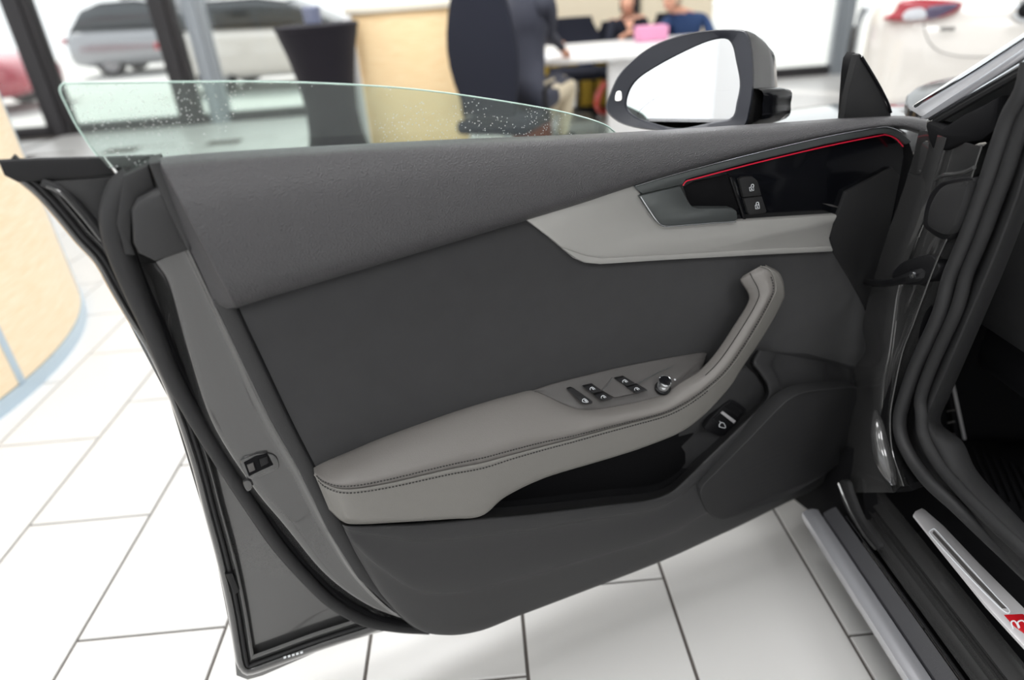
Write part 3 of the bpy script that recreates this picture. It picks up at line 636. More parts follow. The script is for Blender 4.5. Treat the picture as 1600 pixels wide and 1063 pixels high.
# latch
la = plate('latch', D, [(376, 722), (400, 711), (420, 709), (433, 716), (436, 733), (420, 741), (394, 750), (383, 742)], -.031, .02, paint, door, .003, n=50)
plate('latch_mouth', D, [(381, 724), (400, 714), (418, 710), (427, 727), (405, 737), (389, 745)], -.0285, .012, blackmat, door, .001, curve=False)
plate('latch_claw', D, [(386, 728), (396, 724), (399, 735), (390, 739)], -.026, .006, fascia, door, .001, curve=False)
plate('latch_claw', D, [(405, 718), (417, 714), (420, 724), (408, 730)], -.027, .005, black, door, .001, curve=False)
plate('latch_screw', D, [(380, 755), (390, 752), (394, 763), (386, 768)], -.036, .006, paint, door, .001, n=20)
plate('flange_plug', D, [(352, 898), (363, 896), (374, 925), (366, 930)], -.088, .008, black, door, .001, curve=False)
for i in range(5):
    x, y = 443+i*6.5, 1027-i*1.9
    plate('printed_mark', D, [(x, y), (x+4, y-1.2), (x+4.5, y+1.5), (x+.5, y+3)], -.0893, .0006, white_ink, door, 0, curve=False)
# ---------------------------------------------------------- inner trim
plate('trim_carrier', D, [(246, 262), (372, 486), (430, 600), (492, 728), (500, 765), (536, 822), (600, 925), (655, 978), (760, 972), (1000, 872), (1240, 757), (1320, 690), (1345, 600), (1362, 530), (1392, 400), (1412, 250), (1405, 205), (1100, 222), (560, 246), (330, 256)],
      -.014, .03, blackmat, door, .001, curve=False)
plate('insert_panel', D, [(366, 478), (600, 405), (820, 338), (900, 350), (1000, 372), (1305, 375), (1322, 425), (1350, 478), (1372, 545), (1352, 590), (1300, 580), (1240, 575), (1190, 568), (1100, 570), (900, 640), (700, 665), (492, 732), (455, 660), (402, 548)],
      0, .015, suede, door, .003, curve=False)
plate('trim_side', D, [(333, 470), (346, 466), (372, 482), (404, 550), (457, 662), (494, 734), (504, 762), (536, 822), (566, 878), (607, 938), (655, 984), (625, 966), (560, 906), (513, 832), (470, 742), (420, 652), (376, 562)], -.010, .03, hard, door, .004, curve=False)
line('trim_edge', D, [(371, 482, -.001), (402, 548, -.001), (455, 660, -.001), (493, 733, -.001)], .0022, blackmat, door)
# upper soft trim
TT = [(247, 246), (300, 241), (400, 234), (560, 225), (725, 217), (945, 208), (1100, 199), (1240, 190), (1340, 183), (1410, 181), (1448, 186)]
TB = [(369, 480), (420, 464), (500, 440), (620, 404), (760, 362), (905, 318), (1010, 284), (1180, 238), (1330, 206), (1402, 199), (1446, 210)]
def tr(f, dy, w): return [(a[0]*(1-f)+b[0]*f, a[1]*(1-f)+b[1]*f+dy, w if not isinstance(w, tuple) else w[0]*(1-i/10)+w[1]*i/10) for i, (a, b) in enumerate(zip(TT, TB))]
loft('upper_trim', D, [tr(0, 2, -.075), tr(0, 0, -.045), tr(.02, 1, -.018), tr(.09, 1, (.002, -.002)), tr(.3, 0, (.020, .006)), tr(.6, 0, (.032, .012)), tr(.85, 0, (.036, .014)), tr(.96, 0, (.030, .012)), tr(1.0, 1, (.014, .005)), tr(.98, 3, (-.006, -.008))], 130, 6, soft, door, label='charcoal grained upper door trim')
# its turned-in left end
UE = [tr(0, 0, -.045)[0], tr(.02, 1, -.018)[0], tr(.09, 1, .002)[0], tr(.3, 0, .020)[0], tr(.6, 0, .032)[0], tr(.85, 0, .036)[0], tr(.96, 0, .030)[0], tr(1.0, 1, .014)[0]]
def ue(dx, dw): return [(x-dx*(.25+.75*k/7), y+dx*.10, w-dw*(1 if k > 1 else .5)) for k, (x, y, w) in enumerate(UE)]
loft('upper_trim_end', D, [ue(0, 0), ue(3, .002), ue(8, .010), ue(18, .028), ue(34, .050)], 60, 4, soft, door)
# silver inlay
INL = [(817, 340), (860, 327), (991, 288), (1003, 303), (1016, 328), (1030, 347), (1050, 354), (1150, 346), (1308, 336), (1303, 350), (1297, 372), (1301, 394), (1200, 399), (1050, 407), (940, 414), (915, 412), (898, 405), (860, 373)]
plate('inlay_strip', D, INL, .010, .014, inlay, door, .004, curve=False, label='light satin silver inlay strip')
plate('inlay_fold', D, [(880, 388), (899, 404), (917, 411), (940, 413), (1050, 406), (1200, 398), (1300, 393), (1299, 386), (1200, 390), (1050, 398), (940, 404), (915, 400)], .0125, .004, inlay, door, .0012, curve=False)
# black area round the opener and the dark end cap near the hinge
plate('gloss_panel', D, [(1058, 284), (1180, 250), (1375, 204), (1408, 214), (1412, 245), (1396, 340), (1380, 420), (1308, 345), (1150, 350), (1040, 356), (1010, 320)], -.003, .02, gloss, door, .001, curve=False)
plate('end_cover', D, [(1395, 262), (1322, 300), (1311, 330), (1299, 355), (1297, 372), (1303, 396), (1330, 440), (1366, 505), (1374, 440), (1392, 350), (1407, 275)], .003, .008, hard2, door, .002, curve=False)
plate('hinge_side_trim', D, [(1408, 214), (1422, 222), (1432, 250), (1412, 330), (1392, 420), (1376, 500), (1366, 505), (1376, 430), (1394, 340), (1406, 270)], -.006, .03, blackmat, door, .004, curve=False)
plate('opener_recess', D, [(1068, 292), (1085, 283), (1138, 272), (1145, 283), (1157, 322), (1150, 330), (1086, 330), (1074, 312)], -.0022, .002, blackmat, door, .0006, curve=False)
line('recess_rib', D, [(1141, 276, .0), (1149, 300, .0), (1157, 324, .0), (1164, 345, 0)], .0024, black, door)
# graphite strip and the red light line under it
plate('graphite_strip', D, [(991, 291), (1060, 272), (1180, 240), (1290, 215), (1372, 200), (1392, 200), (1408, 206), (1424, 221), (1416, 226), (1400, 214), (1385, 209), (1372, 210), (1290, 226), (1180, 252), (1085, 277), (1072, 281), (1066, 289), (1003, 304)], .014, .016, handle_m, door, .0022, curve=False, label='satin graphite strip above the door opener')
line('strip_edge_line', D, [(993, 291, .0155), (1060, 271, .0155), (1180, 239.5, .0155), (1290, 214, .0155), (1372, 199.5, .0155), (1393, 200, .0155), (1409, 207, .0155)], .0009, chrome, door)  # thin chrome tube along the strip's upper edge
line('ambient_light', D, [(1067, 290, .008), (1073, 283, .008), (1088, 279, .008), (1180, 255, .008), (1290, 229, .008), (1372, 212.5, .008), (1386, 211.5, .008), (1400, 217, .008), (1411, 229, .008)], .0011, redlight, door, n=80, label='thin glowing red light line')
# opener handle
plate('door_opener', D, [(999, 306.5), (1030, 299), (1063.5, 291.5), (1069, 302), (1076, 316), (1082, 323), (1092, 326), (1120, 326), (1146, 326), (1152, 331), (1153, 343), (1148, 346), (1100, 349.5), (1045, 353.5), (1034, 352.5), (1026, 346), (1014, 330)], .016, .018, handle_m, door, .0026, curve=False, label='satin graphite door opener lever')
line('opener_edge', D, [(1001, 307, .017), (1015, 329, .017), (1027, 346, .017), (1036, 353, .017), (1047, 354, .017), (1100, 350, .017), (1150, 346.5, .017)], .0010, chrome, door, n=50)
def button(name, F, pts, w, d, m, par, bev=.001, tilt=None, **kw): return plate(name, F, pts, w, d, m, par, bev, curve=False, tilt=tilt, **kw)
button('lock_button', D, [(1155, 280), (1160, 277), (1176, 276), (1184, 283), (1190, 305.5), (1162, 308.5)], .004, .006, hard2, door)
button('lock_button', D, [(1162.5, 310), (1190.5, 307), (1198, 330), (1196, 333), (1172, 336), (1169, 333)], .004, .006, hard2, door)
def padlock(cx, cy, s, openk, name='lock_symbol'):
    mb = MB(); w = .0048
    q = [(cx-3.6*s, cy+.2*s), (cx+2.6*s, cy-.8*s), (cx+3.4*s, cy+4.6*s), (cx-2.6*s, cy+5.6*s)]
    mb.tube([D.at(*p, w) for p in q+[q[0], q[1]]], .00055, 6)
    mb.tube([D.at(cx-.6*s, cy+2*s, w), D.at(cx+.6*s, cy+3.2*s, w)], .0008, 6)
    dx = 1.2 if openk else 0
    mb.tube(cr([D.at(*p, w) for p in [(cx-2*s+dx, cy-(.4 if not openk else 1.6)*s), (cx-1.6*s+dx, cy-4*s), (cx+.8*s+dx, cy-5*s), (cx+2*s+dx, cy-3.4*s), (cx+1.8*s+dx, cy-1*s)]], 14), .00055, 6)
    return mb.build(name, white_ink, door)
padlock(1174.5, 293, 1.0, True); padlock(1183.5, 321, 1.0, False)
plate('emblem_mark', D, [(1285, 318), (1300, 320), (1314, 325), (1300, 323)], -.002, .0006, fascia, door, 0, curve=False)
# ---------------------------------------------------------- armrest with the pull handle
AS = [(490, 731), (507, 722), (545, 706), (600, 683), (700, 647), (760, 628), (800, 617), (838, 610), (883, 632), (909, 639), (950, 637), (1026, 620), (1063, 598), (1093, 579), (1120, 549), (1150, 504), (1168, 474), (1169, 459), (1157, 439), (1161, 431)]
SS = [(491, 741), (507, 756), (540, 765), (600, 757), (700, 734), (755, 723), (800, 711), (850, 698), (900, 685), (950, 671), (988, 661), (1040, 647), (1075, 630), (1106, 608), (1139, 577), (1176, 522), (1205, 470), (1212, 448), (1204, 424), (1188, 416)]
LS = [(514, 796), (534, 814), (555, 819), (620, 816), (700, 811), (752, 806), (790, 776), (850, 747), (925, 724), (965, 712), (1010, 697), (1063, 675), (1101, 647), (1139, 606), (1160, 574), (1196, 520), (1221, 475), (1226, 456), (1218, 430), (1196, 416)]
aw = [.0, 0, 0, 0, 0, 0, 0, 0, .022, .034, .040, .044, .048, .050, .050, .048, .045, .042, .030, .024]
sw = [.020, .045, .064, .070, .072, .073, .074, .074, .075, .076, .077, .079, .080, .081, .081, .078, .074, .068, .052, .034]
lw = [.015, .035, .052, .058, .060, .060, .060, .060, .060, .061, .062, .063, .064, .065, .064, .062, .058, .052, .040, .028]
NS = len(AS)
def row(P0, W0, P1=None, W1=None, f=0, bulge=0, dx=0, dy=0):
    P1 = P1 or P0; W1 = W1 or W0
    return [(P0[i][0]*(1-f)+P1[i][0]*f+dx, P0[i][1]*(1-f)+P1[i][1]*f+dy, W0[i]*(1-f)+W1[i]*f+bulge*(1 if i > 1 else .4)) for i in range(NS)]
low = [max(-.012, a-.030) for a in aw]
loft('armrest', D, [row(AS, low), row(AS, aw), row(AS, aw, SS, sw, .12, .007), row(AS, aw, SS, sw, .45, .012), row(AS, aw, SS, sw, .75, .011), row(AS, aw, SS, sw, .92, .005), row(SS, [x-.002 for x in sw])], 150, 6, leather, door, label='grey leather armrest top and pull handle')
back_w = [max(-.01, x-.035) for x in lw]
loft('armrest_front', D, [row(SS, [x-.002 for x in sw]), row(SS, sw, LS, lw, .06, .003), row(SS, sw, LS, lw, .3, .004), row(SS, sw, LS, lw, .8, .003), row(SS, sw, LS, lw, .96, 0), row(LS, lw, dy=.5), row(LS, back_w, dy=-3)], 150, 5, leather_low, door, label='lighter grey leather front of the armrest')
# seam cord and two rows of stitches
def surf(f, add=0): return [D.at(p[0], p[1], p[2]+add) for p in row(SS, sw, LS, lw, f)] if f >= 0 else [D.at(p[0], p[1], p[2]+add) for p in row(SS, sw, AS, aw, -f)]
line('seam_cord', D, cr(surf(.02, .0006), 150), .0013, leather_low, door, raw=True)
def stitches(base, r, n, step_on=.6, name='stitching'):
    mb = MB(); P = even(base, n*2+1)
    for i in range(n): mb.tube([P[2*i], P[2*i].lerp(P[2*i+2], step_on)], r, 5)
    return tag(mb.build(name, thread, door), kind='stuff')
stitches([p for p in cr(surf(-.075, .0062), 220)][3:205], .0010, 190)
stitches([p for p in cr(surf(.11, .0050), 220)][3:150], .0010, 135)
line('handle_seam', D, cr(surf(-.62, .0125), 150)[103:148], .0006, thread, door, raw=True)
# switch fascia
fb = [(832, 610), (870, 598), (960, 576), (1040, 560), (1096, 551), (1101, 556), (1096, 572)]
ff = [(840, 612), (883, 633), (909, 640), (950, 638), (1026, 621), (1063, 600), (1092, 581)]
fw0 = [.001]*5+[.004, .02]; fw1 = [.003, .024, .036, .042, .046, .049, .051]
loft('switch_fascia', D, [[(x, y, w-.02) for (x, y), w in zip(fb, fw0)], [(x, y, w) for (x, y), w in zip(fb, fw0)], [(x+1, y+4, w+.004) for (x, y), w in zip(fb, fw0)],
     [(a[0]*.55+b[0]*.45, a[1]*.55+b[1]*.45, u*.55+v*.45+.003) for a, b, u, v in zip(fb, ff, fw0, fw1)],
     [(a[0]*.06+b[0]*.94, a[1]*.06+b[1]*.94, u*.06+v*.94+.004) for a, b, u, v in zip(fb, ff, fw0, fw1)], [(x, y+1, w+.001) for (x, y), w in zip(ff, fw1)]], 60, 5, fascia, door, label='grey switch fascia set into the armrest')
def fasc(px, py):   # depth of the fascia under a pixel
    yb = 610-(px-832)*.222; yf = 640-max(0, px-940)*.235 if px > 900 else 612+(px-840)*.47
    t = min(1, max(0, (py-yb)/max(6, yf-yb))); xx = min(1, max(0, (px-840)/70)); return .002+(.024+.02*xx)*t*xx**.5+.003
fo = lambda a: (lambda x, y: fasc(x, y)+a)
line('fascia_ridge', D, [(957, 591, fasc(957, 591)+.003), (950, 601, fasc(950, 601)+.002), (942, 611, fasc(942, 611)+.002)], .0007, MATS['satin_graphite_metal'], door)
line('fascia_ridge', D, [(1052, 572, fasc(1052, 572)+.002), (1025, 584, fasc(1025, 584)+.002), (998, 599, fasc(998, 599)+.002)], .0007, MATS['satin_graphite_metal'], door)
button('switch_ramp', D, [(957, 591), (963, 593), (993, 615), (960, 622), (942, 611)], 0, .006, fascia, door, .001, tilt=fo(.0025))
button('child_lock_switch', D, [(887, 608.5), (893, 606.5), (898, 608.5), (926, 628), (925, 631), (914, 631.5), (908, 629)], 0, .005, black, door, .0008, tilt=fo(.0035))
BT = [[(912, 605), (927, 601.5), (941, 611.5), (926, 615.5)], [(929, 618), (944, 614), (957.5, 623.5), (940, 627.5)], [(962, 592.5), (976, 589.5), (993, 600), (980, 604)], [(980, 605.5), (997, 601.5), (1012, 610.5), (994, 615.5)]]
for q in BT: button('window_switch', D, q, 0, .006, black, door, .0012, tilt=fo(.0055))
def wicon(cx, cy, add=.0062, F=D):
    mb = MB(); W = lambda x, y: D.at(x, y, fasc(cx, cy)+add)
    mb.tube(cr([W(cx-4.2, cy+2), W(cx-4.4, cy-.8), W(cx-1.5, cy-2.8), W(cx+2.5, cy-.5), W(cx+4.4, cy+2.6), W(cx, cy+2.9), W(cx-4.2, cy+2)], 20), .0005, 6)
    mb.tube([W(cx-1.2, cy-.8), W(cx+2, cy+1.6)], .0009, 6); mb.build('window_symbol', white_ink, door)
for c in ((926.5, 608), (944, 621), (977.5, 596.5), (996, 608.5), (914.5, 626)): wicon(*c)
c = D.at(1035.5, 606, fasc(1035, 606)+.004); ax = (Vector((0, 0, 1))+D.n*.35).normalized()
mb = MB(); mb.lathe([(0, -.004), (.0145, -.004), (.0145, .001), (.0125, .002), (0, .002)], c, 28, ax); mb.build('knob_socket', black, door)
mb = MB(); mb.lathe([(0, 0), (.0095, 0), (.0095, .007), (.0085, .0085), (.0085, .010), (.0102, .0115), (.0104, .0150), (.0096, .017), (.0085, .0165)], c, 28, ax); mb.v = [c+(v-c)*1.2 for v in mb.v]; mb.build('mirror_knob', chrome, door, label='chrome mirror adjusting knob with a black cap')
mb = MB(); mb.lathe([(.0092, .0162), (.0085, .0178), (0, .0182)], c, 28, ax); mb.v = [c+(v-c)*1.2 for v in mb.v]; mb.build('knob_cap', gloss, door)
mb = MB(); P = D.at(1054.5, 593.5, fasc(1054, 593)+.004); mb.lathe([(.0009, 0), (.0018, 0), (.0018, .0006), (.0009, .0006)], P, 14, ax); mb.build('knob_symbol', white_ink, door)
# ---------------------------------------------------------- pocket and lower trim
plate('pocket_back', D, [(740, 800), (800, 740), (1000, 680), (1100, 600), (1180, 560), (1230, 560), (1210, 640), (1130, 720), (1050, 790), (900, 815)], .0, .012, blackmat, door, .001, curve=False)
plate('door_pull_recess', D, [(1095, 575), (1140, 552), (1190, 549), (1262, 553), (1352, 578), (1356, 612), (1290, 640), (1200, 700), (1100, 700)], .002, .012, hard, door, .003, curve=False)
# switch pod behind the pull handle with the boot release
pod = plate('switch_pod', D, [(1010, 712), (1045, 695), (1100, 640), (1150, 580), (1168, 574), (1182, 586), (1193, 602), (1197, 616), (1190, 632), (1160, 664), (1118, 706), (1078, 742), (1040, 762), (1012, 750)], 0, .02, hard, door, .004, curve=False, tilt=lambda x, y: .022-.05*min(1, max(0, (1092-x)/80)))
T0 = [(534, 819), (548, 821), (600, 819), (649, 817), (700, 813), (751, 808), (800, 804), (850, 799), (950, 787), (1010, 780), (1046, 768), (1078, 740), (1104, 714), (1139, 680), (1176, 644), (1197, 620), (1197, 602), (1186, 584), (1174, 566), (1182, 547)]
B0 = [(541, 834), (560, 872), (600, 934), (652, 983), (700, 993), (751, 986), (805, 965), (850, 948), (950, 910), (1010, 887), (1060, 866), (1110, 843), (1160, 820), (1220, 790), (1275, 762), (1318, 725), (1344, 668), (1356, 620), (1357, 596), (1352, 577)]
tw = [.040, .050, .052, .054, .055, .056, .057, .058, .060, .060, .060, .058, .056, .052, .046, .040, .036, .030, .022, .006]
def lo(f, w, dx=0, dy=0, k=1): return [(a[0]*(1-f)+b[0]*f+dx, a[1]*(1-f)+b[1]*f+dy, t*k+w) for a, b, t in zip(T0, B0, tw)]
loft('lower_trim', D, [lo(-.05, -.045, -1, -4), lo(0, -.012), lo(.012, 0), lo(.05, .006), lo(.16, .008), lo(.2, .004), lo(.5, .006), lo(.62, .003), (lo(.66, -.002)), lo(.85, -.010), lo(.96, -.018), lo(1.0, -.030), lo(1.0, -.055, 0, -3)], 150, 4, hard, door, label='charcoal lower door trim below the armrest')
loft('pocket_liner', D, [lo(0, -.014, 0, 1), lo(-.04, -.040, 0, -2, .9), lo(-.10, -.050, 0, -12, .8)], 90, 3, blackmat, door)
SPK = [(1094, 770), (1100, 757), (1120, 737), (1165, 692), (1215, 640), (1232, 625), (1255, 614), (1290, 609), (1345, 608), (1351, 640), (1336, 692), (1300, 735), (1240, 772), (1180, 798), (1140, 811), (1125, 812), (1105, 800)]
def spw(x, y): return .077+.012*min(1, max(0, (770-y)/200))-.03*max(0, (x-1240)/110)-.013*max(0, (y-740)/80)
plate('speaker_grille', D, SPK, 0, .03, hard2, door, .004, tilt=spw, n=90, label='dark speaker grille panel')
line('grille_edge', D, [(x, y, spw(x, y)-.001) for x, y in SPK[:11]], .0013, hard, door)
boot = plate('boot_switch', D, [(1101, 668), (1110, 655), (1130, 634), (1142, 626), (1150, 628), (1166, 640), (1165, 646), (1150, 662), (1132, 681), (1124, 682), (1104, 674)], .026, .01, black, door, .0015, curve=False)
button('boot_switch_recess', D, [(1132, 636), (1143, 628), (1163, 641), (1153, 652)], .0262, .004, blackmat, door, .0006)
button('boot_switch_rocker', D, [(1115, 655), (1126, 645), (1147, 661), (1133, 675)], .0285, .004, black, door, .001)
button('silver_bar', D, [(1127, 646.5), (1130.5, 643.5), (1150, 658), (1146.5, 662)], .031, .003, alu, door, .0006)
mb = MB(); W = lambda x, y: D.at(x, y, .0292)
mb.tube(cr([W(1124, 664), W(1126, 661), W(1130, 661), (W(1133, 665)), W(1133, 669), W(1124, 667), W(1124, 664)], 20), .0006, 6); mb.tube([W(1127, 661), W(1124, 658.5)], .0005, 6); mb.build('boot_symbol', white_ink, door)
# ---------------------------------------------------------- lowered frameless glass
GL = [(170, 262), (150, 240), (122, 200), (104, 165), (95, 146), (94, 137), (99, 131.5), (110, 130), (200, 129), (300, 128), (400, 127.5), (500, 130), (620, 137), (725, 149), (850, 169), (910, 183), (945, 195), (968, 210), (940, 240), (560, 262)]
plate('window_glass', D, GL, -.062, .004, door_glass, door, .0003, curve=False, smooth=20, label='lowered green-tinted door glass with dust specks')
line('glass_edge', D, [(152, 244, -.064), (122, 200, -.064), (104, 165, -.064), (95, 146, -.064), (94, 137, -.064), (99, 131.5, -.064), (110, 130, -.064), (200, 129, -.064), (300, 128, -.064), (400, 127.5, -.064), (500, 130, -.064), (620, 137, -.064), (725, 149, -.064), (850, 169, -.064), (910, 183, -.064), (945, 195, -.064), (960, 206, -.064)], .0011, glass_edge, door, n=140)
# ---------------------------------------------------------- mirror
mc = D.at(1068, 128, -.20)
mn = (Vector((-math.cos(PSI), -math.sin(PSI), 0))*math.cos(math.radians(50))+DN*math.sin(math.radians(50))+Vector((0, 0, .15))).normalized()
M = Frame(mc, mn)
RIM = [(947, 172), (953, 146), (966, 118), (988, 94), (1018, 72), (1060, 56), (1105, 47.5), (1150, 46), (1168, 52), (1176, 80), (1178, 130), (1172, 175), (1160, 200), (1110, 206), (1060, 206), (1005, 202), (968, 192)]
GLS = [(979, 166), (983, 143), (996, 124), (1020, 107), (1058, 86), (1102, 66), (1132, 60), (1144, 70), (1150, 95), (1156, 130), (1151, 160), (1143, 184), (1110, 192), (1060, 201), (1018, 192), (992, 182)]
def ringpts(pts, n=72): return cr([M.at(*p) for p in pts], n, True)
def hshape(pts, sc_, off, n=72, dx=0, dz=0):
    P = ringpts(pts, n); c = sum(P, Vector())/len(P); return [c+(p-c)*sc_-M.n*off+M.u*dx+Vector((0, 0, dz)) for p in P]
rg = ringpts(GLS)
mb = MB(); mb.grid([[p-M.n*.012 for p in rg], [p-M.n*.004 for p in rg], hshape(GLS, 1.03, 0), hshape(RIM, .975, -.004), hshape(RIM, 1.0, .002), hshape(RIM, 1.0, .010)], True)
mb.build('mirror_frame', mat('dark_mirror_frame', (46, 48, 56), .4, 0, .5), door)
mb = MB(); mb.grid([hshape(RIM, .99, .010), hshape(RIM, 1.01, .014), hshape(RIM, 1.0, .040, dx=.014, dz=.0), hshape(RIM, .95, .070, dx=.038, dz=-.006), hshape(RIM, .86, .095, dx=.064, dz=-.014), hshape(RIM, .66, .115, dx=.092, dz=-.022), hshape(RIM, .38, .126, dx=.10, dz=-.026), hshape(RIM, .02, .130, dx=.10, dz=-.026)], True)
mb.build('mirror_housing', paint, door, 60)
def hs2(sc_, off, dz): return hshape([(1020, 150), (1060, 146), (1120, 142), (1176, 140), (1180, 165), (1172, 190), (1110, 206), (1060, 206), (1010, 200), (985, 180)], sc_, off, 48, .01+.62*off, dz)
mb = MB(); mb.grid([hs2(1, .004, 0), hs2(1.03, .02, 0), hs2(1.03, .07, 0), hs2(.97, .100, 0), hs2(.6, .125, 0), hs2(.02, .130, 0)], True); mb.build('mirror_foot', gloss, door, 60)
mg = mat('mirror_silver', (236, 238, 240), .01, 1)
rgi = hshape(GLS, 1.0, .006); mb = MB(); mb.v = rgi+[p-M.n*.004 for p in rgi]; nn = len(rgi)
mb.f = [tuple(range(nn)), tuple(range(2*nn-1, nn-1, -1))]+[(i, (i+1) % nn, nn+(i+1) % nn, nn+i) for i in range(nn)]; mb.k = [0]*len(mb.f)
mb.build('mirror_glass', mg, door, 20)
plate('blind_spot_light', M, [(963, 144), (970, 143), (971, 155), (966, 158), (961, 156)], .004, .004, mat('white_indicator_lamp', (240, 240, 236), .3, emit=.6), door, .0006, n=30, label='small white indicator on the mirror frame')
# mirror triangle standing at the front end of the door glass
plate('sail_triangle', D, [(1318, 192), (1324, 150), (1334, 108), (1340, 86), (1345, 84), (1352, 92), (1368, 124), (1382, 152), (1393, 178), (1392, 194)], -.030, .012, hard2, door, .003, curve=False)
plate('sail_triangle', D, [(1322, 190), (1328, 112), (1331, 92), (1337, 82), (1342, 92), (1344, 190)], -.060, .02, black, door, .003, curve=False)
line('sail_edge', D, [(1346, 88, -.028), (1369, 126, -.028), (1386, 158, -.028), (1392, 176, -.028)], .0025, gloss, door)

# ---------------------------------------------------------- sill: one real cross-section run along the car
def xk(k, z): return k*(H-z)
def run(name, prof, y0, y1, m, n=14, label=None, parent=None):
    mb = MB(); P = [(xk(k, z), z) for k, z in prof]; rows = []
    for i in range(n): y = y0+(y1-y0)*i/(n-1); rows.append([Vector((x, y, z)) for x, z in P])
    mb.grid(rows); L = [Vector((x, y0, z)) for x, z in P]; R_ = [Vector((x, y1, z)) for x, z in P]
    for e in (L, R_):
        b = len(mb.v); mb.v += e; mb.f.append(tuple(range(b, b+len(e)))); mb.k.append(0)
    return mb.build(name, m, parent or car, 35, label)
run('sill_trim_bar', [(.585, .12), (.584, .15), (.5875, .175), (.594, .188), (.606, .195), (.618, .197), (.628, .192), (.630, .15)], -.3, 1.12, silver, label='silver trim bar along the outer foot of the sill')
run('rocker_cover', [(.626, .12), (.628, .186), (.634, .200), (.648, .208), (.667, .216), (.669, .16)], -.3, 1.10, mat('grained_black_cover', (58, 58, 61), .5, 0, .5, bump=(900, .5, .0008)))
run('sill_seal', [(.671, .16), (.672, .224), (.6745, .228), (.677, .224), (.678, .16)], -.3, 1.06, rubber)
run('sill_gap', [(.676, .10), (.678, .195), (.686, .195), (.688, .10)], -.3, 1.05, blackmat)
run('sill_channel', [(.684, .10), (.685, .225), (.690, .230), (.700, .228), (.712, .232), (.720, .250), (.7235, .258), (.727, .256), (.730, .250), (.735, .250), (.736, .12)], -.3, 1.05, paint)
run('sill_flange', [(.733, .12), (.735, .252), (.740, .262), (.760, .268), (.775, .272), (.783, .270), (.784, .14)], -.3, 1.115, paint)
run('sill_step', [(.781, .12), (.783, .262), (.79, .266), (.800, .272), (.806, .282), (.86, .290), (.90, .280), (1.0, .24), (1.02, .12)], -.3, .96, blackmat)
# aluminium sill plate with the red emblem
SP = Frame((0, 0, .298), (-.10, 0, 1))
pl = plate('sill_plate', SP, [(1427, 804), (1430, 799), (1440, 794), (1446, 797), (1475, 822), (1530, 880), (1600, 950), (1660, 1012), (1660, 1075), (1600, 1010), (1541, 946), (1473, 862)], 0, .006, alu, car, .0015, curve=False, label='brushed aluminium sill plate')
line('plate_groove', SP, [(1459, 826, .001), (1454, 829, .001), (1453, 834, .001), (1468, 852, .001), (1520, 908, .001), (1567, 954, .001), (1577, 954, .001), (1560, 936, .001), (1520, 892, .001), (1480, 848, .001), (1462, 828, .001), (1456, 827, .001)], .0009, white_ink, pl, n=80)
plate('groove_floor', SP, [(1459, 829), (1457, 833), (1520, 904), (1566, 951), (1573, 951), (1520, 895), (1478, 849)], .0006, .001, fascia, pl, 0, curve=False)
plate('emblem', SP, [(1569, 961), (1598, 959.5), (1640, 990), (1640, 1000), (1606, 994), (1584, 978)], .0012, .001, redm, pl, .0003, curve=False, label='red emblem with white strokes')
mb = MB(); W = lambda x, y: SP.at(x, y, .0022)
mb.tube(cr([W(1583, 983), W(1580, 973), W(1584, 970.5), W(1588, 974), W(1592, 982)], 12), .0011, 6); mb.tube(cr([W(1593, 981), W(1590, 973), W(1596, 970), W(1601, 973), W(1606, 982)], 12), .0011, 6); mb.tube(cr([W(1602, 982), W(1604, 986), W(1610, 985)], 8), .0011, 6)
mb.build('emblem_stroke', white_ink, pl)
# ---------------------------------------------------------- door opening: lofts on planes parallel to the flank
S = side(.715)
def sl(name, rows, m, nu=80, nv=4, F=S, **kw): return loft(name, F, rows, nu, nv, m, car, **kw)
J0 = [(1452, 205), (1440, 255), (1420, 318), (1404, 361), (1386, 420), (1374, 462), (1364, 510), (1368, 548), (1350, 580), (1352, 625), (1338, 672), (1330, 740), (1318, 770)]
J1 = [(1478, 215), (1462, 270), (1446, 330), (1430, 372), (1412, 425), (1401, 460), (1393, 520), (1388, 556), (1380, 592), (1377, 635), (1376, 672), (1378, 720), (1392, 770)]
J2 = [(1534, 228), (1524, 258), (1514, 290), (1500, 330), (1482, 368), (1462, 412), (1443, 462), (1426, 508), (1410, 550), (1398, 605), (1391, 650), (1394, 704), (1412, 760)]
J3 = [(1552, 215), (1545, 262), (1535, 300), (1520, 345), (1502, 388), (1482, 430), (1462, 478), (1444, 522), (1428, 565), (1412, 615), (1402, 655), (1406, 704), (1426, 760)]
def jr(J, w, dx=0): return [(x+dx, y, w) for x, y in J]
sl('hinge_pillar', [jr(J0, -.05, -16), jr(J0, -.035), jr([((a[0]+b[0])/2, (a[1]+b[1])/2) for a, b in zip(J0, J1)], -.02), jr(J1, -.018), jr(J1, -.026, 6), jr([((a[0]+b[0])/2, (a[1]+b[1])/2) for a, b in zip(J1, J2)], -.024), jr(J2, -.006, -4), jr(J2, 0), jr(J2, -.008, 3), jr(J3, -.03)], paint, label='painted hinge pillar beside the open door')
line('pillar_flange', S, jr(J2, .001), .0016, paint, car, n=80)
SL_ = [(1612, 96), (1602, 140), (1580, 180), (1562, 230), (1546, 279), (1530, 322), (1515, 363), (1500, 400), (1486, 434), (1472, 485), (1450, 535), (1432, 575), (1415, 624), (1408, 655), (1411, 685), (1428, 720), (1456, 756), (1512, 814), (1568, 866), (1640, 934)]
line('door_seal', S, [(x-2, y, -.010) for x, y in SL_[:17]]+[(1492, 790, -.02), (1545, 840, -.035), (1640, 928, -.05)], .0115, rubber, car, n=120, seg=14)
line('seal_lip', S, [(x+24+(8 if i > 12 else 0), y-4, -.02) for i, (x, y) in enumerate(SL_)], .010, hard2, car, n=120, seg=12)
